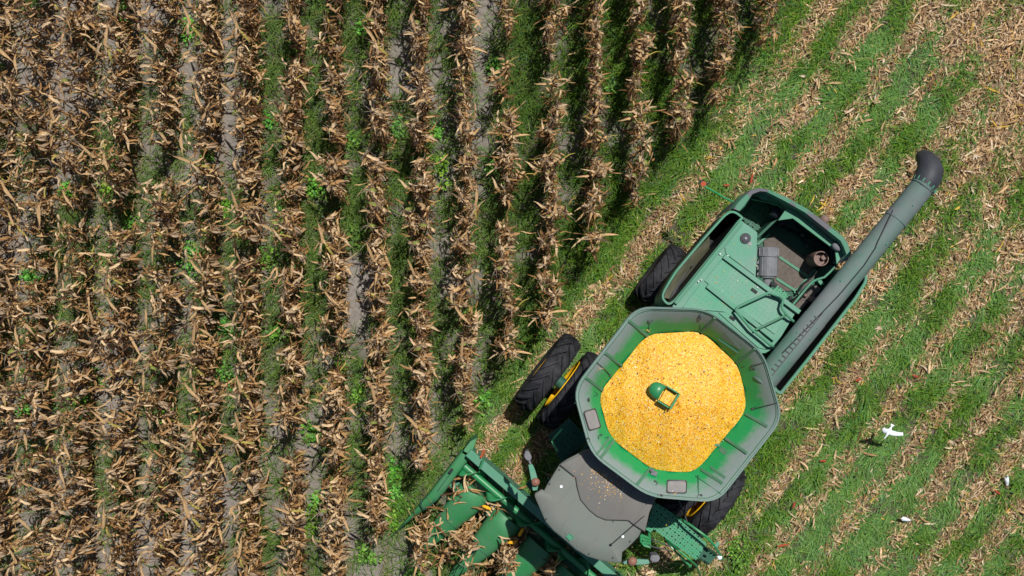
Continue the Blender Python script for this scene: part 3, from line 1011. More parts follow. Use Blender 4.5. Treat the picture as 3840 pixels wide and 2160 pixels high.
# right side service platform
pr = plate('service_platform', LL('s4', [(500, 1050), (690, 890), (860, 1080), (620, 1300)], 1.9), M['dark_green'], 1.85, 1.9, CB)
plate('tread', LL('s4', [(548, 1090), (715, 940), (780, 1090), (650, 1250)], 1.915), M['perf_dark'], 1.905, 1.915, pr, 0)
tube('handrail', 's4', [(625, 990, 2.3), (550, 1075, 2.3), (535, 1100, 2.3), (582, 1190, 2.3)], .022, paint('handle_green', (.06, .34, .13), lo=0, hi=.2), pr)

# --- rear clearance arm with reflector
arm = tube('clearance_arm', 1, [(1095, 382, 2.2), (1000, 340, 2.15), (930, 295, 2.1), (815, 235, 2.1)], .018, M['green'], CB)
b = MB()
b.prism(LL('s1', [(1340, 85), (1385, 90), (1485, 140), (1470, 160), (1390, 170), (1350, 125)], 2.1), 2.07, 2.1)
b.cur = 1
c0 = L('s1', 1405, 143, 2.1)
b.cyl(c0 + Vector((0, 0, 0)), .045, .02, 16)
b.build('reflector', [M['black'], M['red']], arm)

# --- wheels: lugged tyre over a yellow dished rim
def tyre_mesh(RAD, W, lugs, lug_h):
    b = MB()
    n = 56
    pr = [(-.36, .60), (-.47, .70), (-.5, .82), (-.47, .92), (-.38, .965), (-.2, .985), (0, .99), (.2, .985), (.38, .965), (.47, .92), (.5, .82), (.47, .70), (.36, .60)]
    b.rings([[Vector((x * W, math.cos(2 * math.pi * k / n) * r * (RAD - lug_h), math.sin(2 * math.pi * k / n) * r * (RAD - lug_h))) for k in range(n)] for x, r in pr])
    for s in (-1, 1):
        for k in range(lugs):
            a0 = 2 * math.pi * (k + (0.5 if s > 0 else 0)) / lugs
            segs = []
            for t in (0.0, .25, .5, .75, 1.0):
                x = s * W * (-.02 + .50 * t)
                a = a0 + (math.pi * 2 / lugs) * 1.15 * t
                rr_ = (RAD - lug_h) * (.985 - .06 * t ** 3) - .01
                wd = (.062 + .035 * (1 - t)) / 2
                th = lug_h * (1.0 - .1 * t) + .012
                ring = []
                for da, hh in ((-wd, 0), (-wd * .75, th), (wd * .75, th), (wd, 0)):
                    q = a + da / RAD
                    ring.append(Vector((x, math.cos(q) * (rr_ + hh), math.sin(q) * (rr_ + hh))))
                segs.append(ring)
            b.rings(segs, cap_end=True, cap_start=True)
    return b

def rim_mesh(RAD, W, dual=True):
    b = MB()
    n = 40
    pr = [(-.38, .60), (-.42, .62), (-.38, .59), (-.30, .54), (-.05, .50), (-.02, .30), (-.05, .0001)]
    pr2 = [(.44, .62), (.52, .63), (.52, .60), (.44, .56), (.30, .54), (.0, .50)] if dual else [(-x, r) for x, r in pr[:4]]
    for pp in (pr, pr2):
        b.rings([[Vector((x * W, math.cos(2 * math.pi * k / n) * r * RAD, math.sin(2 * math.pi * k / n) * r * RAD)) for k in range(n)] for x, r in pp])
    b.tube([(-.12 * W, 0, 0), (.12 * W, 0, 0)], .14 * RAD, 16)
    return b

fl, fr_ = L('m', 1375, 946, 1.3), L('m', 1806, 1267, 1.3)
AXY = (fl.y + fr_.y) / 2
AXC = (fl.x + fr_.x) / 2
HALF = (fl.x - fr_.x) / 2
RF, WF = .80, .39
wheel0 = empty('wheel', (0, 0, RF), 0, CB)
ty = tyre_mesh(RF, WF, 18, .05).build('tyre', M['rubber'], wheel0, smooth=True)
rm = rim_mesh(RF, WF).build('rim', M['yellow'], wheel0, smooth=True)
def put_wheel(w, x, y, r, flip):
    w.location = (x, y, r)
    w.rotation_euler = (R(random.uniform(0, 20)), 0, math.pi if flip else 0)
def copy_wheel(src):
    c = src.copy(); COL.objects.link(c); c.parent = CB
    for ch in list(src.children):
        k = ch.copy(); COL.objects.link(k); k.parent = c
    return c
IN = HALF - .53
xs = [AXC + HALF, AXC + IN, AXC - IN, AXC - HALF]
put_wheel(wheel0, xs[0], AXY, RF, True)
for i, x in enumerate(xs[1:]):
    put_wheel(copy_wheel(wheel0), x, AXY, RF, i == 1)
b = MB()
b.tube([(xs[0] - .1, AXY, RF), (xs[3] + .1, AXY, RF)], .11, 14)
b.box((AXC, AXY, RF + .1), (1.2, .4, .4))
b.build('front_axle', M['dark_green'], CB, smooth=True)
RR, WR = .60, .40
rl = L('m', 1668, 690, 1.0)
wr0 = empty('wheel', (0, 0, RR), 0, CB)
tyre_mesh(RR, WR, 17, .035).build('tyre', M['rubber'], wr0, smooth=True)
rim_mesh(RR, WR, False).build('rim', M['yellow'], wr0, smooth=True)
put_wheel(wr0, rl.x, rl.y, RR, False)
put_wheel(copy_wheel(wr0), 2 * AXC * .0 - rl.x, rl.y, RR, True)
b = MB()
b.tube([(rl.x, rl.y, RR), (-rl.x, rl.y, RR)], .09, 12)
b.build('rear_axle', M['dark_green'], CB, smooth=True)

# --- corn header: beam, cross auger, snouts
b = MB()
hb0, hb1 = L(3, 835, 225, 1.25), L(3, 1470, 772, 1.25)
dh = (hb1 - hb0).normalized()
hb2 = hb0 + dh * 4.55
b.bar(hb0, hb2, .15, .10)
nh = Vector((dh.y, -dh.x, 0))
if nh.y < 0:
    nh = -nh
b.bar(hb0 + Vector((0, 0, -.45)), hb2 + Vector((0, 0, -.45)), .08, .8)
b.bar(hb0 + nh * .38 + Vector((0, 0, -.62)), hb2 + nh * .38 + Vector((0, 0, -.62)), .75, .06)
hd = b.build('corn_header', M['rim'], CB, .01)
tube('lever', 3, [(935, 370, 1.4), (968, 285, 1.45)], .02, M['green'], hd)
b = MB()
b.bar(L(3, 942, 275, 1.35), L(3, 975, 200, 1.35), .03, .03)
b.build('decal_rod', M['red'], hd)
b = MB()
b.box(hb0 + dh * 1.85 + Vector((0, 0, .11)), (.14, .10, .12), math.atan2(dh.y, dh.x))
b.build('bracket', M['deck'], hd, .006)
ca0 = L(3, 800, 345, 1.0)
b = MB()
ca1 = ca0 + dh * 4.4
b.tube([ca0, ca1], .062, 18)
ca = b.build('cross_auger', M['green'], hd, smooth=True)
# screw flighting: paddles winding towards the middle
b = MB()
nt_ = 150
prev = None
ring_a, ring_b = [], []
for k in range(nt_ + 1):
    t = k / nt_
    a = 2 * math.pi * 6.5 * (t if t < .5 else 1 - t)
    c0 = ca0 + (ca1 - ca0) * t
    o = nh * math.cos(a) + Vector((0, 0, 1)) * math.sin(a)
    ring_a.append(c0 + o * .06)
    ring_b.append(c0 + o * .19)
b.rings([ring_a, ring_b], closed=False)
fl_ = b.build('flighting', M['green'], ca, smooth=True)
fl_.modifiers.new('thick', 'SOLIDIFY').thickness = .012

def snout(rear, length, wr, hr, zr, zt, name, drop=1.4, mat=None, tipw=.05):
    """half-round hood from the header's deck down to a pointed nose; rear = local point of its back edge"""
    b = MB()
    rg = []
    for i in range(15):
        t = i / 14
        w = (wr * (1 - t ** 1.5) + tipw * t) / 2 if i else wr * .47
        h = hr * (1 - .72 * t) * (.82 if i == 0 else 1)
        z = zr + (zt - zr) * (t ** drop)
        c0 = rear + nh * (length * t)
        c0.z = z
        ring = []
        for k in range(15):
            a = math.pi * k / 14
            ring.append(c0 + dh * (-math.cos(a) * w) + Vector((0, 0, (max(0, math.sin(a)) ** .62) * h)))
        ring.append(c0 + dh * w * .9 - Vector((0, 0, .10 * (1 - t))))
        ring.append(c0 - dh * w * .9 - Vector((0, 0, .10 * (1 - t))))
        rg.append(ring)
    b.rings(rg, cap_start=True, cap_end=True)
    return b.build(name, mat or M['hood'], hd, smooth=True)

sn = []
for px, py in ((905, 560), (1190, 800)):
    sn.append(L(3, px, py, .95))
step = (sn[1] - sn[0])
step = dh * step.dot(dh)
SNX = []
for k in range(5):
    p = sn[0] + step * k
    SNX.append(p.copy())
    o = snout(p, 1.75, .60, .34, .80, .12, 'row_hood')
    b = MB()
    c0 = p + nh * .10 + Vector((0, 0, .03)); c0.z = 1.02
    for sx in (-1, 1):
        b.box(c0 + dh * .11 * sx - Vector((0, 0, .01)), (.07, .05, .03), math.atan2(dh.y, dh.x))
    b.build('hinge', M['darkplastic'], hd, .004)
    b = MB()
    q = p + nh * .78
    ring = []
    for a in range(15):
        an = math.pi * a / 14
        t = .78 / 1.75
        w = (.60 * (1 - t ** 1.5) + .05 * t) / 2 * 1.01
        ring.append(Vector((q.x, q.y, .80 + (.12 - .80) * t ** 1.4)) + dh * (-math.cos(an) * w) + Vector((0, 0, max(0, math.sin(an)) ** .62 * .34 * (1 - .72 * t) + .002)))
    b.tube(ring, .006, 5)
    b.build('hood_seam', M['dark_green'], hd)
# outer dividers: long boxes that taper to a pointed nose
def divider(sign, ref):
    b = MB()
    base = [ref(p) for p in (0, 1)]
    return b
D = lambda x, y, z: L(3, x, y, z)
st = [((768, 222), (852, 282), 1.12, .42), ((640, 392), (725, 445), 1.05, .42), ((480, 600), (600, 618), .92, .38), ((400, 690), (510, 700), .80, .32), ((262, 852), (360, 800), .52, .22), ((195, 925), (250, 885), .30, .13), ((160, 962), (172, 958), .14, .05)]
def divider(mirror_):
    b = MB()
    rg = []
    for (a, c, z, h) in st:
        pa, pc = D(*a, z), D(*c, z)
        if mirror_:
            mx = (hb0 + hb2) / 2
            def mir(p):
                k = (p - mx).dot(dh)
                q = p - dh * (2 * k)
                q.z = p.z
                return q
            pa, pc = mir(pa), mir(pc)
        ring = []
        m_ = (pa + pc) / 2
        hw = (pc - pa) / 2
        for k in range(9):
            an = math.pi * k / 8
            ring.append(m_ - hw * math.cos(an) + Vector((0, 0, (max(0, math.sin(an)) ** .5) * h * .30 - h * .3)))
        ring.append(pc - Vector((0, 0, h)))
        ring.append(pa - Vector((0, 0, h)))
        rg.append(ring)
    b.rings(rg, cap_start=True, cap_end=True)
    return b
dv = divider(False).build('divider', M['hood'], hd, smooth=True)
divider(True).build('divider', M['hood'], hd, smooth=True)
b = MB()
b.bar(D(672, 380, 1.13), D(692, 396, 1.13), .09, .02)
b.build('slot', M['black'], hd)
b = MB()
b.tube([D(690, 400, 1.12), D(655, 440, 1.11), D(570, 560, 1.02)], .007, 5)
b.build('divider_seam', M['dark_green'], hd)
b = MB()
b.tube([D(425, 640, .93), D(415, 690, .87), D(440, 728, .82), D(490, 705, .87), D(540, 650, .95)], .016, 6)
b.build('divider_seam', M['dark_green'], hd)
plate('end_fin', LL(3, [(790, 215), (800, 195), (850, 130), (912, 98), (880, 190), (845, 245)], 1.2), M['hood'], .5, 1.2, hd, .01)

# ------------------------------------------------------------------ grain heap
def grain_heap():
    b = MB()
    nr, nn = 34, len(inner)
    ctr_ = L(2, 865, 735, 3.7)
    edge = [Vector((i.x + (i.x - o.x) * 0.03, i.y + (i.y - o.y) * 0.03, ZG - .01)) for o, i in zip(outer, inner)]
    # resample the edge evenly
    dense = []
    for i in range(nn):
        a, c = edge[i], edge[(i + 1) % nn]
        m_ = max(1, int((c - a).length / .04))
        dense += [a + (c - a) * (k / m_) for k in range(m_)]
    ed = dense
    rg = []
    r_ = random.Random(3)
    for j in range(nr):
        t = 1 - j / (nr - 1) * .985
        ring = []
        for i, e in enumerate(ed):
            p = ctr_ + (e - ctr_) * t
            hh = (1 - t ** 1.5) * .40 + (.018 * math.sin(i * .9) * math.sin(i * .23 + 2) + r_.uniform(-.012, .012)) * t ** 6
            wob = .012 * math.sin(p.x * 7 + 1) * math.cos(p.y * 6) + .008 * math.sin(p.x * 15 + p.y * 11)
            ring.append(Vector((p.x, p.y, ZG - .01 + hh + wob + r_.uniform(-.006, .006))))
        rg.append(ring)
    b.rings(rg, cap_end=True)
    o = b.build('grain_heap', M['grain'], None, smooth=True)
    o.location = ORG
    o.rotation_euler = (0, 0, ANG)
    g = np.random.default_rng(77)
    n = 240
    i_ = g.integers(0, len(ed), n); t_ = np.sqrt(g.random(n)) * .95
    P = np.array([list(ctr_ + (ed[i] - ctr_) * float(t)) for i, t in zip(i_, t_)])
    P[:, 2] = ZG + (1 - t_ ** 1.5) * .40 + .012
    V, Q, per = strips(P, g.uniform(0, 6.28, n), g.normal(.1, .3, n), np.zeros(n), g.uniform(.012, .04, n), g.uniform(.008, .022, n), 2, g.normal(0, .5, n), 0, .3, 0, 1, 'husk', True, 0, g)
    c_ = pal([(.35, .09, .05), (.75, .55, .35), (.80, .74, .62), (.20, .09, .04)], [.35, .3, .15, .2], n, g, .2)
    ch = link(bpy.data.objects.new('chaff', np_mesh('chaff', V, Q, M['husk'], np.repeat(c_, per, 0))), o)
    ch['kind'] = 'stuff'
    tag(o, 'heap of yellow shelled corn filling the open grain tank', 'corn grain', None, 'stuff')
    return o

# where the header's snouts stand, in world terms
DH_W = Vector((Matrix.Rotation(ANG, 3, 'Z') @ dh)); NH_W = Vector((Matrix.Rotation(ANG, 3, 'Z') @ nh))
HB_W = Matrix.Translation(ORG) @ Matrix.Rotation(ANG, 4, 'Z') @ hb0
SN_W = [Matrix.Translation(ORG) @ Matrix.Rotation(ANG, 4, 'Z') @ p for p in SNX]
OFFS = [(p - HB_W).dot(DH_W) for p in SN_W]
OFFS = [-.06] + OFFS + [OFFS[-1] + .6]

# ------------------------------------------------------------------ field cover functions
PXM = F / H / 1.4907           # 2576-px pixels per metre on the ground
def to_px(X, Y):
    return 1288 + X * PXM, 724.5 - Y * PXM

_lat = np.random.default_rng(11).random((8, 256, 256))
def vnoise(x, y, k=0):
    x = np.asarray(x, float) + 1000.0
    y = np.asarray(y, float) + 1000.0
    xi = np.floor(x).astype(int); yi = np.floor(y).astype(int)
    fx = x - xi; fy = y - yi
    fx = fx * fx * (3 - 2 * fx); fy = fy * fy * (3 - 2 * fy)
    g = _lat[k % 8]
    a = g[xi % 256, yi % 256]; b_ = g[(xi + 1) % 256, yi % 256]
    c = g[xi % 256, (yi + 1) % 256]; d_ = g[(xi + 1) % 256, (yi + 1) % 256]
    return (a * (1 - fx) + b_ * fx) * (1 - fy) + (c * (1 - fx) + d_ * fx) * fy
def fbm(x, y, k=0):
    return vnoise(x, y, k) * .5 + vnoise(x * 2.1, y * 2.1, k + 1) * .3 + vnoise(x * 4.3, y * 4.3, k + 2) * .2

def lateral(X, Y):
    return .788 * X - .615 * Y
ROW0, ROWD = (1169 - 1288) / (F / 21.8 / 1.4907), 108.7 / (F / 21.8 / 1.4907)
CUT = .80
def sig(x):
    return 1 / (1 + np.exp(-np.clip(x, -30, 30)))
def covers(X, Y):
    """residue, grass and soil-bare shares (0..1) at ground points"""
    px, py = to_px(X, Y)
    lat = lateral(X, Y)
    along = .615 * X + .788 * Y
    wob = (fbm(X * .9, Y * .9, 0) - .5)
    har = sig((lat - CUT - .05 + wob * .5) * 9)
    du, dw = X - HB_W.x, Y - HB_W.y
    hu, hw = du * DH_W.x + dw * DH_W.y, du * NH_W.x + dw * NH_W.y
    har = har * (1 - sig((hw - .35 + wob * .3) * 14) * sig((hu + .15) * 14) * sig((5.2 - hu) * 9))
    p = .788 * px + .615 * py
    s = np.cos(2 * np.pi * (p - 1650 + 46 * (fbm(X * .8, Y * .8, 3) - .5)) / 105.5)
    nz = (fbm(X * 2.2, Y * 2.2, 1) - .5) * 4.2 + (fbm(X * .6, Y * .6, 2) - .5) * 3.4
    corner = sig((px - 2390 + 60 * wob) / 22) * sig((585 - py + 160 * wob) / 40)
    br = sig((py - 1000) / 120) * sig((px - 2300) / 80)
    res = sig((s * 1.35 + nz * .62 - .38 + 1.6 * np.exp(-((p - 1652) / 26) ** 2)) * 2.8)
    res = np.clip(res + corner * (.62 + nz * .28), 0, 1) * har
    lush = sig((1900 - px) / 60) * sig((320 - py) / 80) * har
    res = res * (1 - .85 * lush)
    g_h = np.clip(1 - res * 1.05, 0, 1) * har
    # between the standing rows
    row_ph = np.cos(2 * np.pi * (X - ROW0) / ROWD)
    east = sig((px - 1235) / 40)
    midb = sig((px - 690) / 60)
    gn = fbm(X * 1.1 + 7, Y * .8, 4)
    g_c = east * sig((gn - .30) * 13) + (1 - east) * midb * sig((gn - .45) * 14) * .9 + (1 - midb) * sig((gn - .53) * 14) * .6
    bare = np.exp(-((px - 1215) / 42) ** 2) * sig((420 - py) / 60)
    g_c = g_c * (1 - bare * .93) * (1 - har)
    lit = np.clip((row_ph - .45) * 1.2, 0, 1) * sig((fbm(X * 3, Y * 3, 5) - .45) * 10) * (1 - har) * .6
    return np.clip(res + lit, 0, 1), np.clip(g_h + g_c, 0, 1), har

# ------------------------------------------------------------------ ground sheet
def ground():
    st_ = .07
    xs_ = np.concatenate([[-900, -300, -100, -40, -20], np.arange(-11.5, 11.51, st_), [20, 40, 100, 300, 900]])
    ys_ = np.concatenate([[-900, -300, -100, -40, -15], np.arange(-7.5, 7.51, st_), [15, 40, 100, 300, 900]])
    X, Y = np.meshgrid(xs_, ys_, indexing='ij')
    inside = (np.abs(X) < 11.6) & (np.abs(Y) < 7.6)
    Z = ((fbm(X * 3, Y * 3, 3) - .5) * .05 + (fbm(X * 9, Y * 9, 1) - .5) * .03) * inside
    Z += .035 * np.cos(2 * np.pi * (X - ROW0) / ROWD) * inside * (lateral(X, Y) < CUT)
    nx, ny = X.shape
    idx = np.arange(nx * ny).reshape(nx, ny)
    q = np.stack([idx[:-1, :-1], idx[1:, :-1], idx[1:, 1:], idx[:-1, 1:]], -1).reshape(-1, 4)
    me = np_mesh('ground', np.stack([X, Y, Z], -1), q, M['soil'])
    res, gr, har = covers(X, Y)
    ca_ = me.color_attributes.new('cover', 'FLOAT_COLOR', 'POINT')
    c4 = np.ones((nx * ny, 4), np.float32)
    c4[:, 0] = res.ravel(); c4[:, 1] = gr.ravel(); c4[:, 2] = har.ravel()
    ca_.data.foreach_set('color', c4.ravel())
    o = link(bpy.data.objects.new('ground', me))
    tag(o, 'grey brown field soil under the maize rows and stubble', 'ground', None, 'structure')
ground()

# ------------------------------------------------------------------ ribbons: leaves, blades, shreds
def strips(base, az, pitch, droop, ln, wd, n=6, roll0=0.0, roll1=0.0, fold=0.0, azd=0.0, power=1.2, prof='leaf', tri=True, jit=0.0, g=None):
    g = g or rng
    Nn = len(az)
    t = np.linspace(0, 1, n + 1)[None, :]
    one = np.ones((Nn, 1))
    col = lambda a: np.broadcast_to(np.asarray(a, float).reshape(-1, 1), (Nn, 1)) if np.ndim(a) else np.full((Nn, 1), float(a))
    pt = col(pitch) - col(droop) * t ** power
    a = col(az) + col(azd) * t
    if np.any(jit):
        pt = pt + np.cumsum(g.normal(0, 1, (Nn, n + 1)) * col(jit), 1)
        a = a + np.cumsum(g.normal(0, 1, (Nn, n + 1)) * col(jit), 1)
    d_ = np.stack([np.cos(pt) * np.cos(a), np.cos(pt) * np.sin(a), np.sin(pt)], -1)
    seg = d_[:, :-1] * (col(ln) / n)[..., None]
    P = np.concatenate([np.zeros((Nn, 1, 3)), np.cumsum(seg, 1)], 1) + np.asarray(base, float)[:, None, :]
    side = np.stack([-np.sin(a), np.cos(a), np.zeros_like(a)], -1)
    up = np.cross(d_, side)
    r = col(roll0) + (col(roll1)) * t
    sv_ = side * np.cos(r)[..., None] + up * np.sin(r)[..., None]
    uv_ = -side * np.sin(r)[..., None] + up * np.cos(r)[..., None]
    if prof == 'leaf':
        w = np.interp(t[0], [0, .12, .45, .8, 1], [.55, .9, 1, .6, .04])
    elif prof == 'dry':
        w = np.interp(t[0], [0, .1, .3, .5, .7, .88, 1], [.6, .95, .75, 1, .8, .55, .10])
    elif prof == 'blade':
        w = np.interp(t[0], [0, .5, 1], [.9, .8, .08])
    elif prof == 'shred':
        w = np.interp(t[0], [0, .2, .7, 1], [.5, 1, .85, .15])
    else:
        w = np.interp(t[0], [0, .35, .7, 1], [.15, 1, .85, .1])
    w = (w[None, :] * col(wd) / 2)[..., None]
    if tri:
        V = np.stack([P - sv_ * w + uv_ * w * fold, P, P + sv_ * w + uv_ * w * fold], 2)
        m_ = 3
    else:
        V = np.stack([P - sv_ * w, P + sv_ * w], 2)
        m_ = 2
    ii = np.arange(Nn)[:, None, None] * ((n + 1) * m_) + np.arange(n)[None, :, None] * m_ + np.arange(m_ - 1)[None, None, :]
    Q = np.stack([ii, ii + 1, ii + 1 + m_, ii + m_], -1).reshape(-1, 4)
    return V.reshape(-1, 3), Q, (n + 1) * m_

def pal(cols, wts, n, g=None, vary=.22):
    g = g or rng
    c = np.array(cols)[g.choice(len(cols), n, p=np.array(wts) / sum(wts))]
    return np.clip(c * g.uniform(1 - vary, 1 + vary, (n, 1)), 0, 1)

LEAF_C = [(.68, .49, .285), (.56, .36, .17), (.38, .21, .078), (.18, .088, .032), (.08, .038, .016), (.38, .32, .07), (.20, .23, .045)]

grain_heap()

def roof_chaff():
    g = np.random.default_rng(88)
    pts, cs = [], []
    for k in range(260):
        if k < 150:
            x, y = g.normal(2060, 120), g.normal(520, 70)
            p = L(3, x, y, ZC + .05)
        elif k < 190:
            t = g.random()
            x, y = 1915 + 140 * t, 380 + 60 * t + g.normal(0, 8)
            p = L(3, x, y, ZC + .05)
        else:
            t = g.random()
            q = ((870, 1358), (385, 520), (1165, 1010), (680, 250))[k % 4]
            p = on_panel(q[0] + g.normal(0, 22), q[1] + g.normal(0, 9), .012) if k < 230 else L(1, 1100 + g.normal(0, 200), 1100 + g.normal(0, 130), ZD + .03)
        pts.append(Matrix.Translation(ORG) @ Matrix.Rotation(ANG, 4, 'Z') @ p)
    n = len(pts)
    V, Q, per = strips(np.array([list(p) for p in pts]), g.uniform(0, 6.28, n), g.normal(0, .1, n), np.zeros(n), g.uniform(.008, .032, n), g.uniform(.008, .018, n), 2, 0, 0, .3, 0, 1, 'husk', True, 0, g)
    c_ = pal([(.75, .40, .06), (.60, .30, .15), (.78, .68, .48), (.70, .74, .72)], [.4, .3, .2, .1], n, g, .2)
    o = link(bpy.data.objects.new('chaff', np_mesh('roof_chaff', V, Q, M['husk'], np.repeat(c_, per, 0))))
    tag(o, 'spilled kernels and chaff scattered over the cab roof behind the tank edge', 'chaff', None, 'stuff')
roof_chaff()

# ------------------------------------------------------------------ standing maize
def corn_variant(k):
    g = np.random.default_rng(100 + k)
    slim, full = k % 3 == 2, k % 3 == 0
    h = g.uniform(2.2, 2.5) if full else g.uniform(1.9, 2.25)
    lean = g.normal(0, .02, 2)
    # stalk
    ns = 6
    zs = np.linspace(0, h, ns + 1)
    sv_, sq = [], []
    for i, z in enumerate(zs):
        r = .013 * (1 - .65 * z / h)
        for j in range(5):
            sv_.append((lean[0] * z + r * math.cos(j * 1.2566), lean[1] * z + r * math.sin(j * 1.2566), z))
    for i in range(ns):
        for j in range(5):
            sq.append((i * 5 + j, i * 5 + (j + 1) % 5, i * 5 + 5 + (j + 1) % 5, i * 5 + 5 + j))
    sv_ = np.array(sv_); sq = np.array(sq)
    sc = np.tile(np.array([(.30, .20, .11)]) * g.uniform(.8, 1.2), (len(sv_), 1))
    # leaves: most hang shrivelled along the stalk, a few still reach out
    nl = int(g.integers(13, 17)) if not slim else int(g.integers(11, 14))
    zz_ = np.linspace(.25, h - .10, nl) + g.normal(0, .05, nl)
    plane = g.normal(0, .6)
    az = plane + (np.arange(nl) % 2) * math.pi + g.normal(0, .6, nl)
    top = zz_ / h > .55
    reach = g.random(nl) < (.06 if slim else .13 if full else .09)
    ln = np.where(reach, g.uniform(.32, .56, nl), g.uniform(.13, .30, nl) * (.78 if slim else 1))
    pitch = np.where(reach, g.uniform(.15, .9, nl), g.uniform(-.5, .8, nl))
    droop = np.where(reach, g.uniform(.0, .75, nl), pitch + g.uniform(1.1, 1.8, nl))
    base = np.stack([lean[0] * zz_, lean[1] * zz_, zz_], -1)
    V, Q, per = strips(base, az, pitch, droop, ln, g.uniform(.030, .060, nl), 10, g.normal(0, .7, nl), g.normal(0, 2.6, nl), .6, g.normal(0, .35, nl), .8, 'dry', True, np.where(reach, .09, .22), g)
    wts_top = [.36, .33, .15, .05, .01, .06, .04]
    wts_low = [.07, .18, .30, .26, .16, .02, .01]  # browner low leaves, darkened further as painted shade; top leaves brightened to match
    C = np.where((top | reach)[:, None], pal(LEAF_C, wts_top, nl, g), pal(LEAF_C, wts_low, nl, g))
    C = np.repeat(C, per, 0)
    tt = np.tile(np.repeat(np.linspace(0, 1, 11), 3), nl)[:, None]
    C = C * (1 - .15 * tt) + np.array([(.52, .40, .30)]) * .15 * tt
    # short broken shreds close round the stalk
    nb = int(g.integers(26, 36))
    zb = g.uniform(.4, h - .2, nb)
    bb = np.stack([lean[0] * zb + g.normal(0, .05, nb), lean[1] * zb + g.normal(0, .075, nb), zb], -1)
    V2, Q2, per2 = strips(bb, g.uniform(0, 6.28, nb), g.uniform(-1.4, .3, nb), g.uniform(-.5, .8, nb), g.uniform(.10, .26, nb), g.uniform(.015, .036, nb), 5, g.normal(0, 1, nb), g.normal(0, 1, nb), .4, 0, 1, 'shred', True, .2, g)
    C2 = np.repeat(pal(LEAF_C, [.06, .15, .28, .28, .20, .02, .01], nb, g), per2, 0)  # mostly dark browns, putting the shade of the row core into the shreds
    # drooping husked ear
    ze = h * g.uniform(.45, .55)
    ae = plane + math.pi * g.integers(0, 2)
    V3, Q3, per3 = strips(np.array([[lean[0] * ze, lean[1] * ze, ze]] * 5), ae + g.normal(0, .25, 5), np.full(5, -.4), np.full(5, .9), g.uniform(.2, .26, 5), np.full(5, .055), 5, np.linspace(-1.2, 1.2, 5), 0, -.5, 0, 1, 'husk', True, .05, g)
    C3 = np.repeat(pal([(.50, .38, .26), (.42, .29, .17)], [.6, .4], 5, g), per3, 0)
    LV = np.concatenate([V, V2, V3]); LQ = np.concatenate([Q, Q2 + len(V), Q3 + len(V) + len(V2)]); LC = np.concatenate([C, C2, C3])
    # tassel
    nt2 = int(g.integers(4, 7))
    bt_ = np.stack([np.full(nt2, lean[0] * h), np.full(nt2, lean[1] * h), h - g.uniform(0, .1, nt2)], -1)
    TV, TQ, pt_ = strips(bt_, g.uniform(0, 6.28, nt2), g.uniform(.3, 1.3, nt2), g.uniform(0, .9, nt2), g.uniform(.12, .24, nt2), np.full(nt2, .0065), 4, 0, .5, 0, g.normal(0, .3, nt2), 1, 'blade', False, .05, g)
    TC = np.repeat(pal([(.44, .35, .26), (.33, .25, .18)], [.6, .4], nt2, g), pt_, 0)
    return (sv_, sq, sc), (LV, LQ, LC), (TV, TQ, TC)

VARS = [corn_variant(k) for k in range(18)]
VMESH = [tuple(np_mesh(nm, v[0], v[1], M['corn_leaf'], v[2]) for nm, v in zip(('stalk', 'leaves', 'tassel'), var)) for var in VARS]

def header_zone(x, y):
    """None outside the header; otherwise True where a stalk can stand between two snouts"""
    v = Vector((x, y, 0)) - Vector((HB_W.x, HB_W.y, 0))
    u, w = v.dot(DH_W), v.dot(NH_W)
    if -.30 < u < .14 and -.2 < w < 2.35 and u < .14 - .12 * max(0, w - .6):
        return False
    if u < -.25 or u > 4.8:
        return None
    if w < .55:
        return False if w > -6 else None
    near = min(abs(u - o) for o in OFFS)
    if w < 2.2:
        tt = max(0, (w - .4) / 1.75)
        half = .30 * (1 - min(1, tt) ** 1.5) + .03
        return near > half
    return None

plants = []
prng = np.random.default_rng(5)
for k in range(-17, 8):
    X0 = ROW0 + ROWD * k
    y = -7.8
    px0 = 1288 + X0 * PXM
    dens = .165
    while y < 7.8:
        y += dens * prng.uniform(.6, 1.45)
        x = X0 + prng.normal(0, .035)
        hz = header_zone(x, y)
        lat = lateral(x, y)
        cutw = CUT + .12 * (float(vnoise(y * 1.3, k * 3.1, 5)) - .5)
        if hz is False:
            continue
        if hz is None and lat > cutw:
            continue
        px_, py_ = to_px(x, y)
        gap = float(fbm(x * .55 + 3, y * .75, 6))
        lim = .30 if px0 < 1230 else .36 if px0 < 1470 else .0
        if gap < lim and prng.random() < .8:
            continue
        if ((px_ - 505) / 60) ** 2 + ((py_ - 430) / 75) ** 2 < 1 and prng.random() < .85:
            continue
        if abs(px0 - 1277) < 45 and py_ < 300 and prng.random() < .45:
            continue
        v = int(prng.integers(0, 18))
        want = [2, 2, 1] if px0 > 1240 else [2, 1, 1, 0] if px0 > 760 else [0, 0, 1]
        v = int(want[int(prng.integers(0, len(want)))] + 3 * prng.integers(0, 6))
        s = prng.uniform(.86, 1.10)
        tilt = (prng.normal(0, .06), prng.normal(0, .028))
        plants.append((x, y, 0.0, v, s, prng.choice([0, math.pi]) + prng.normal(0, .35), tilt[0], tilt[1], hz is True))

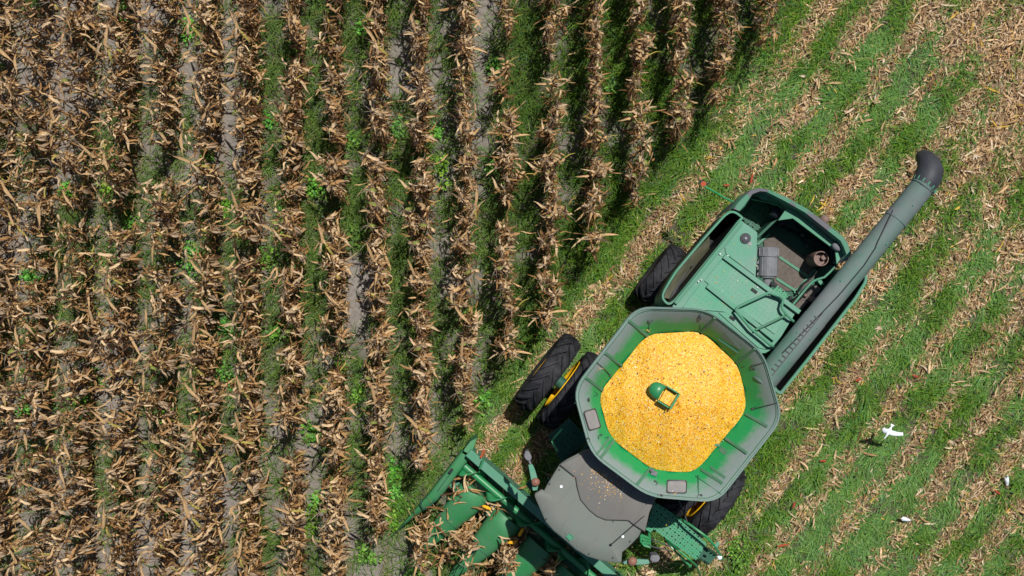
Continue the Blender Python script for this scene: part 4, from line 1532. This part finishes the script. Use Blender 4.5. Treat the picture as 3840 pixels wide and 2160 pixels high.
inframe = [p for p in plants if abs(p[0]) < 9.0 and abs(p[1]) < 5.1]
inframe.sort(key=lambda p: (p[0] + 1.0) ** 2 + (p[1] * 1.15) ** 2)
single = inframe[:300]
sset = set(id(p) for p in single)
rest = [p for p in plants if id(p) not in sset]
CORN_LABEL = 'withered tan maize plant standing in a row near the middle of the uncut field'
for p in single:
    e = empty('corn_plant', (p[0], p[1], p[2]))
    e.rotation_euler = (p[6], p[7], p[5])
    e.scale = (p[4],) * 3
    tag(e, CORN_LABEL, 'corn plant', 'dry maize plants in the standing rows')
    for nm, me in zip(('stalk', 'leaves', 'tassel'), VMESH[p[3]]):
        link(bpy.data.objects.new(nm, me), e)
from mathutils import Euler
AV, AQ, AC = [], [], []
off = 0
for p in rest:
    m3 = np.array(Euler((p[6], p[7], p[5])).to_matrix()) * p[4]
    for (v, q, c) in VARS[p[3]]:
        AV.append(v @ m3.T + np.array([p[0], p[1], p[2]]))
        AQ.append(q + off)
        AC.append(c)
        off += len(v)
o = link(bpy.data.objects.new('corn_rows', np_mesh('corn_rows', np.concatenate(AV), np.concatenate(AQ), M['corn_leaf'], np.concatenate(AC))))
tag(o, 'mass of dry brown maize rows filling the far left of the field', 'corn plants', 'dry maize plants in the standing rows', 'stuff')
print('plants', len(plants), 'single', len(single))

# ------------------------------------------------------------------ grass
def scatter(n, x0, x1, y0, y1, g):
    return g.uniform(x0, x1, n), g.uniform(y0, y1, n)
def grass():
    g = np.random.default_rng(21)
    X, Y = scatter(830000, -11.4, 11.4, -7.6, 7.6, g)
    res, gr, har = covers(X, Y)
    clump = fbm(X * 4.5, Y * 4.5, 2)
    pr = gr * np.clip((clump - .30) * 3.6, .10, 1.0) * np.where(har > .5, 1.0, .72)
    keep = g.random(len(X)) < pr
    X, Y, gr, har, clump = X[keep], Y[keep], gr[keep], har[keep], clump[keep]
    n = len(X)
    # blades knocked over along the direction of travel in the wheelings
    fld = fbm(X * .8, Y * .8, 6)
    flat = sig((fbm(X * .9 + 4, Y * .9, 3) - .52) * 14) * har
    az = np.where(g.random(n) < .25 + .45 * flat, R(232) + g.normal(0, .7, n) + (fld - .5) * 5, g.uniform(0, 6.28, n))
    ln = g.uniform(.12, .34, n) * (.45 + 1.1 * clump) * np.where(har > .5, 1.0, 1.12)
    pitch = np.where(flat > .5, g.uniform(.15, .7, n), g.uniform(.5, 1.35, n))
    droop = g.uniform(.3, 1.5, n)
    V, Q, per = strips(np.stack([X, Y, np.zeros(n)], -1), az, pitch, droop, ln, g.uniform(.008, .020, n), 3, g.normal(0, .4, n), 0, 0, g.normal(0, .3, n), 1, 'blade', False, 0, g)
    c = pal([(.145, .295, .022), (.10, .245, .022), (.23, .36, .04), (.12, .29, .085), (.32, .28, .10)], [.34, .30, .18, .14, .04], n, g, .3)
    blue = np.array([(.125, .275, .08)])
    c = c * (1 - .55 * flat[:, None]) + blue * .55 * flat[:, None]
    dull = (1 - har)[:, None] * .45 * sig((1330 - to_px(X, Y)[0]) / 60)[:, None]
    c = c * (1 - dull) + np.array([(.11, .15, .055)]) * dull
    row_shade = (1 - har)[:, None] * sig((to_px(X, Y)[0] - 1260) / 30)[:, None]
    c = c * (1 - .30 * row_shade)  # grass between the right-hand rows darkened, plant shadow put into its colour
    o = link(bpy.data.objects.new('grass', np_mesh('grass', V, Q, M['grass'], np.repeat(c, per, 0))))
    tag(o, 'short green grass and grassy weeds covering the field floor', 'grass', None, 'stuff')
    print('grass', n)
grass()

# ------------------------------------------------------------------ crop residue
HUSK_C = [(.62, .45, .265), (.53, .355, .185), (.40, .24, .115), (.24, .135, .065), (.68, .55, .38), (.60, .39, .07), (.13, .075, .04)]
def residue():
    g = np.random.default_rng(33)
    X, Y = scatter(570000, -11.4, 11.4, -7.6, 7.6, g)
    res, gr, har = covers(X, Y)
    keep = g.random(len(X)) < res * np.where(har > .5, 1.0, .5) * .66 + har * .010
    X, Y, har, res = X[keep], Y[keep], har[keep], res[keep]
    n = len(X)
    px, py = to_px(X, Y)
    big = g.random(n) < .06
    ln = np.where(big, g.uniform(.15, .32, n), g.uniform(.04, .14, n))
    wd = np.where(big, g.uniform(.018, .045, n), g.uniform(.008, .024, n))
    az = np.where(g.random(n) < .35, R(52) + g.normal(0, .5, n) + math.pi * (g.random(n) < .5), g.uniform(0, 6.28, n))
    V, Q, per = strips(np.stack([X, Y, g.uniform(.015, .085, n)], -1), az, g.normal(.08, .3, n), g.normal(.2, .5, n), ln, wd, 3, g.normal(0, .5, n), g.normal(0, .7, n), .3, g.normal(0, .5, n), 1, 'shred', True, .1, g)
    c = pal(HUSK_C, [.26, .27, .18, .12, .10, .03, .04], n, g, .25)
    dk = np.where(har > .5, 1.0, .7)[:, None]
    tone = (.82 + .5 * fbm(X * 1.5, Y * 1.5, 5))[:, None]
    c = np.clip(c * dk * tone, 0, 1)
    # cut stalk stubs standing along the harvested rows
    kk = np.repeat(np.arange(-4, 12), 90)
    pst = 1650 + 105.5 * kk
    al = g.uniform(-1100, 1300, len(kk))
    spx, spy = 1288 + (pst - 1460.5) * .788 + al * .615, 724.5 + (pst - 1460.5) * .615 - al * .788
    SX, SY = (spx - 1288) / PXM + g.normal(0, .05, len(kk)), (724.5 - spy) / PXM + g.normal(0, .05, len(kk))
    ok = (covers(SX, SY)[2] > .8) & (np.abs(SX) < 10) & (np.abs(SY) < 6)
    SX, SY = np.repeat(SX[ok], 2), np.repeat(SY[ok], 2)
    m2 = len(SX)
    saz = g.uniform(0, 6.28, m2 // 2).repeat(2)
    V3, Q3, per3 = strips(np.stack([SX, SY, np.zeros(m2)], -1), saz, np.full(m2, 1.25), np.zeros(m2), g.uniform(.10, .22, m2 // 2).repeat(2), np.full(m2, .024), 2, np.tile([0, 1.57], m2 // 2), 0, 0, 0, 1, 'shred', True, 0, g)
    c3 = np.repeat(pal([(.42, .30, .17), (.30, .20, .11)], [.5, .5], m2, g), per3, 0)
    # burst husk fans
    nf = 170
    FX, FY = scatter(nf * 5, -9.8, 9.8, -6.0, 6.0, g)
    r2, g2, h2 = covers(FX, FY)
    kp = g.random(len(FX)) < (r2 * .75 + .12) * (h2 > .5)
    FX, FY = FX[kp][:nf], FY[kp][:nf]
    m_ = 9
    fx, fy = np.repeat(FX, m_), np.repeat(FY, m_)
    a0 = np.repeat(g.uniform(0, 6.28, len(FX)), m_)
    az = a0 + g.normal(0, .75, len(fx))
    V2, Q2, per2 = strips(np.stack([fx, fy, np.full(len(fx), .06)], -1), az, g.uniform(.05, .6, len(fx)), g.uniform(.2, .9, len(fx)), g.uniform(.08, .17, len(fx)), g.uniform(.02, .04, len(fx)), 4, g.normal(0, .3, len(fx)), g.normal(0, .4, len(fx)), .35, 0, 1, 'husk', True, .08, g)
    c2 = pal([(.58, .44, .28), (.50, .36, .20), (.64, .54, .40), (.40, .25, .13)], [.4, .35, .1, .15], len(fx), g, .2)
    o = link(bpy.data.objects.new('crop_residue', np_mesh('crop_residue', np.concatenate([V, V2, V3]), np.concatenate([Q, Q2 + len(V), Q3 + len(V) + len(V2)]), M['husk'], np.concatenate([np.repeat(c, per, 0), np.repeat(c2, per2, 0), c3]))))
    tag(o, 'chopped tan maize husks and leaves strewn in stripes over the stubble', 'crop residue', None, 'stuff')
    print('residue', n)
residue()

def header_litter():
    g = np.random.default_rng(44)
    bs, n = [], 660
    for i in range(n):
        u = g.uniform(.05, 3.9)
        gaps = [(OFFS[j] + OFFS[j + 1]) / 2 for j in range(len(OFFS) - 1)]
        if g.random() < .97:
            j_ = int(g.integers(0, len(gaps)))
            u = gaps[j_] + g.normal(0, .055) + (.11 if j_ == 0 else 0)
        w = g.uniform(.05, 2.0)
        p = Vector((HB_W.x, HB_W.y, 0)) + DH_W * u + NH_W * w
        near = min(abs(u - o_) for o_ in OFFS)
        zt = .80 + (.15 - .80) * (max(0, w - .35) / 1.75) ** 1.4 if w > .35 else .72
        z = zt + (.22 if near < .25 and w > .4 else .06) + g.uniform(0, .14)
        bs.append((p.x, p.y, z))
    ln = g.uniform(.10, .48, n)
    V, Q, per = strips(np.array(bs), g.uniform(0, 6.28, n), g.normal(.15, .35, n), g.uniform(.0, .8, n), ln, g.uniform(.022, .055, n), 9, g.normal(0, .8, n), g.normal(0, 2.4, n), .5, g.normal(0, .4, n), 1, 'dry', True, .15, g)
    c = pal(LEAF_C, [.34, .33, .18, .08, .03, .03, .01], n, g)
    o = link(bpy.data.objects.new('crop_residue', np_mesh('leaf_litter', V, Q, M['corn_leaf'], np.repeat(c, per, 0))))
    tag(o, 'torn dry maize leaves piled on the snouts of the corn header', 'crop residue', None, 'stuff')
header_litter()

# ------------------------------------------------------------------ weeds
WEEDS = [(680, 650, 32), (548, 938, 44), (1118, 424, 30), (885, 350, 15), (470, 72, 17), (905, 590, 26), (1042, 1430, 34), (100, 990, 30), (235, 958, 22), (520, 396, 11),
         (1240, 412, 20), (1550, 216, 17), (790, 470, 16), (1242, 162, 14), (490, 640, 34), (795, 1092, 22), (785, 1322, 24), (800, 1250, 17), (900, 985, 13), (165, 470, 15),
         (267, 466, 15), (210, 1012, 18), (60, 1032, 18), (993, 1190, 20), (990, 1242, 18), (1006, 1270, 16), (990, 1311, 17), (1851, 1382, 26), (705, 840, 26), (715, 575, 24),
         (430, 1290, 16), (260, 670, 18), (1000, 320, 18), (1098, 330, 14), (560, 820, 15), (1060, 905, 16), (855, 930, 16), (920, 1400, 22), (410, 1052, 18), (1220, 1000, 16),
         (560, 530, 14), (672, 305, 12), (75, 700, 14), (330, 560, 12), (1180, 780, 14), (310, 30, 18), (915, 60, 20), (500, 1100, 14)]
def weed(x, y, rad, k):
    g = np.random.default_rng(500 + k)
    stems = max(5, int(6 + rad * 30))
    el = g.uniform(.5, 1.3)
    bx, by = g.normal(0, rad * .5 * el, stems), g.normal(0, rad * .5 / el, stems)
    hh = np.clip(g.uniform(.12, .32, stems) * (.7 + rad), .08, .45)
    m_ = 12
    n = stems * m_
    ang = g.uniform(0, 6.28, n)
    rr_ = g.uniform(.01, .09, n)
    base = np.stack([np.repeat(bx, m_) + np.cos(ang) * rr_, np.repeat(by, m_) + np.sin(ang) * rr_, np.repeat(hh, m_) * g.uniform(.35, 1.0, n)], -1)
    V, Q, per = strips(base, ang, g.uniform(-.2, .5, n), g.uniform(0, .8, n), g.uniform(.035, .075, n), g.uniform(.025, .05, n), 3, g.normal(0, .3, n), 0, .15, 0, 1, 'husk', True, 0, g)
    br = g.uniform(.6, 1.3)
    hue = np.array([[g.uniform(.7, 1.25), 1.0, g.uniform(.8, 2.2)]])
    c = pal([(.14, .36, .02), (.10, .28, .02), (.21, .44, .035), (.06, .18, .02)], [.35, .3, .2, .15], n, g, .25) * br * hue
    V2, Q2, per2 = strips(np.stack([bx, by, np.zeros(stems)], -1), g.uniform(0, 6.28, stems), np.full(stems, 1.4), np.zeros(stems), hh, np.full(stems, .010), 2, 0, 0, 0, 0, 1, 'blade', False, 0, g)
    c2 = np.tile(np.array([(.06, .13, .02)]), (len(V2), 1))
    me = np_mesh('weed', np.concatenate([V, V2]), np.concatenate([Q, Q2 + len(V)]), M['weed'], np.concatenate([np.repeat(c, per, 0), c2]))
    o = link(bpy.data.objects.new('weed', me))
    o.location = (x, y, 0)
    return o
for k, (x, y, r_) in enumerate(WEEDS):
    w = wp('m', x, y, .15)
    o = weed(w.x, w.y, r_ / PXM, k)
    if x > 1800:
        tag(o, 'ferny green weed in the stubble beside the combine ladder', 'weed')
    elif (x, y) == (680, 650):
        tag(o, 'rounded bright green weed left of the field centre, largest in its row gap', 'weed')
    elif (x, y) == (548, 938):
        tag(o, 'biggest spreading clump of bright green weed in the left rows', 'weed')
    else:
        tag(o, 'small leafy green weed growing in the soil between dry maize rows', 'weed', 'green weeds between the maize rows')

# ------------------------------------------------------------------ cobs, ears, egrets
def cob(name, loc, rz, ln, r, mat, label, cat, lift=.05, group=None):
    b = MB()
    n = 9
    pts = [Vector((ln * (t - .5), 0, 0)) for t in np.linspace(0, 1, n)]
    b.tube(pts, [r * max(.25, math.sin(math.pi * (.12 + .80 * t)) ** .5) for t in np.linspace(0, 1, n)], 10)
    for q in range(60):
        t, a = random.random() * .9 + .05, random.random() * 6.28
        rr_ = r * max(.25, math.sin(math.pi * (.12 + .80 * t)) ** .5)
        b.box((ln * (t - .5), math.cos(a) * rr_, math.sin(a) * rr_), (.010, .008, .008), 0, a)
    o = b.build(name, mat, None, smooth=True)
    o.location = (loc.x, loc.y, loc.z + lift)
    o.rotation_euler = (0, R(random.uniform(-12, 12)), rz)
    tag(o, label, cat, group)
    return o
cobs = [(wp('m', 1665, 80, .1), -10, .17, 'bright red stripped cob lying in grass near the top edge'),
        (wp(1, 1250, 170, .1), 75, .17, 'red stripped cob on grass above the combine rear hood'),
        (wp(1, 1022, 230, .1), 0, .11, 'short red cob between the reflector arm and rear hood'),
        (wp(6, 65, 1228, .1), 8, .22, 'long orange red cob in grass right of the ladder'),
        (wp(6, 352, 625, .1), 0, .11, 'small dark red cob on residue right of the tank'),
        (wp(6, 605, 45, .1), 20, .12, 'red cob fragment in the stripe above the flying egret'),
        (wp(6, 145, 940, .1), 80, .12, 'thin red cob upright on residue below the tank corner'),
        (wp(6, 1600, 850, .1), -30, .11, 'dull red cob fragment below the rightmost egret'),
        (wp(6, 1012, 20, .1), -20, .12, 'red brown cob piece in the stubble at far right')]
for p, a, ln, lab in cobs:
    cob('corn_cob', p, R(a), ln, .017, M['cob'], lab, 'corn cob', .03)
for (x, y, a, lab) in ((998, 700, -20, 'yellow ear of corn on husks between the first two snouts'), (1297, 915, 60, 'yellow ear tilted on the header beside the third snout'),
                       (1226, 1003, 10, 'yellow ear lying among dark leaves in front of the third snout')):
    p = wp(3, x, y, .95)
    cob('corn_ear', p, R(a), .16, .027, M['ear'], lab, 'ear of corn', .12)

def egret(loc, rz, flying, label):
    root = empty('egret', loc, rz)
    root.scale = (.54,) * 3 if flying else (.55,) * 3
    tag(root, label, 'bird', 'white egrets on the stubble')
    b = MB()
    # body, neck and head in one skin: +Y is forward
    if flying:
        path = [(0, -.20, .0), (0, -.14, .0), (0, -.05, .01), (0, .06, .015), (0, .13, .02), (.01, .19, .035), (.015, .235, .03), (.017, .265, .02), (.018, .285, .012)]
        rad = [.012, .04, .062, .055, .034, .018, .022, .018, .007]
    else:
        path = [(0, -.20, .20), (0, -.13, .235), (0, -.04, .27), (0, .05, .30), (0, .10, .34), (.0, .12, .40), (.0, .135, .45), (0, .165, .465), (0, .19, .46)]
        rad = [.010, .045, .07, .06, .034, .019, .021, .019, .006]
    # smooth through the joints
    P, Rr = [], []
    for i in range(len(path) - 1):
        for k in range(3):
            t = k / 3
            P.append(Vector(path[i]).lerp(Vector(path[i + 1]), t)); Rr.append(rad[i] * (1 - t) + rad[i + 1] * t)
    P.append(Vector(path[-1])); Rr.append(rad[-1])
    b.tube(P, Rr, 12)
    b.build('body', M['plume'], root, smooth=True)
    hd_ = Vector(path[-2]); tip = Vector(path[-1])
    dr = (tip - hd_).normalized()
    b = MB()
    b.tube([hd_ + dr * .02, tip + dr * .03, tip + dr * .065], [.010, .006, .002], 8)
    b.build('beak', M['beak'], root, smooth=True)
    b = MB()
    for s in (-1, 1):
        b.ball(hd_ + Vector((s * .014, .002, .008)), .004, (1, 1, 1), 6, 4)
    b.build('eye', M['legs'], root)
    if flying:
        for s in (-1, 1):
            b = MB()
            rows = []
            for i in range(13):
                t = i / 12
                x = s * (.045 + (.27 if s > 0 else .38) * t)
                sweep = (.05 * math.sin(math.pi * t * .9) - .03 * t) if s > 0 else (.03 * math.sin(math.pi * t) - .20 * t)
                dz = (.30 * t if s > 0 else .15 * t - .03 * t * t)
                ch = .19 * (1 - .25 * t) * (1 if t < .86 else (1 - ((t - .86) / .14) ** 2 * .8))
                le = Vector((x, .085 + sweep, .03 + dz))
                row = []
                for q in (0, .25, .6, 1.0):
                    edge = (.015 if i % 2 else 0) if q == 1.0 else 0
                    row.append(le + Vector((0, -ch * q + edge, .022 * math.sin(math.pi * min(1, q * 1.3)) - .01 * q)))
                rows.append(row)
            b.rings(rows, closed=False)
            w = b.build('wing', M['plume'], root, smooth=True)
            w.modifiers.new('thick', 'SOLIDIFY').thickness = .008
        b = MB()
        rows = [[Vector((x * (.4 + t), -.17 - .11 * t, .0 - .01 * abs(x) * 10)) for x in (-.05, -.025, 0, .025, .05)] for t in (0, .5, 1)]
        b.rings(rows, closed=False)
        w = b.build('tail', M['plume'], root, smooth=True)
        w.modifiers.new('thick', 'SOLIDIFY').thickness = .006
        b = MB()
        for s in (-1, 1):
            b.tube([(s * .02, -.14, -.03), (s * .018, -.26, -.035), (s * .016, -.36, -.03)], .005, 6)
        b.build('legs', M['legs'], root, smooth=True)
    else:
        for s in (-1, 1):
            b = MB()
            rows = []
            for i in range(9):
                t = i / 8
                c0 = Vector((s * (.055 + .022 * math.sin(math.pi * t) - .05 * t), .09 - .33 * t, .315 - .11 * t))
                hh = .075 * math.sin(math.pi * (.15 + .85 * t)) + .006
                rows.append([c0 + Vector((-s * .03, 0, hh * .6)), c0 + Vector((s * .008, 0, hh * .25)), c0 + Vector((s * .004, 0, -hh * .5))])
            b.rings(rows, closed=False)
            w = b.build('wing', M['plume'], root, smooth=True)
            w.modifiers.new('thick', 'SOLIDIFY').thickness = .012
            b = MB()
            b.tube([(s * .025, -.01, .22), (s * .026, .015, .12), (s * .025, -.005, .012)], [.009, .006, .005], 6)
            for a in (-.5, 0, .5, math.pi):
                b.tube([(s * .025, -.005, .01), (s * .025 + .05 * math.sin(a), -.005 + .05 * math.cos(a), .006)], [.005, .003], 5)
            b.build('leg', M['legs'], root, smooth=True)
    return root
egret(wp(6, 824, 418, .75), R(150), True, 'white egret flying low with both wings spread, right of the grain tank')
egret(wp(6, 1645, 750, 0.02), R(15), False, 'white egret standing with folded wings near the right edge')
egret(wp(6, 918, 1030, 0.02), R(75), False, 'white egret standing hunched in grass below the flying one')
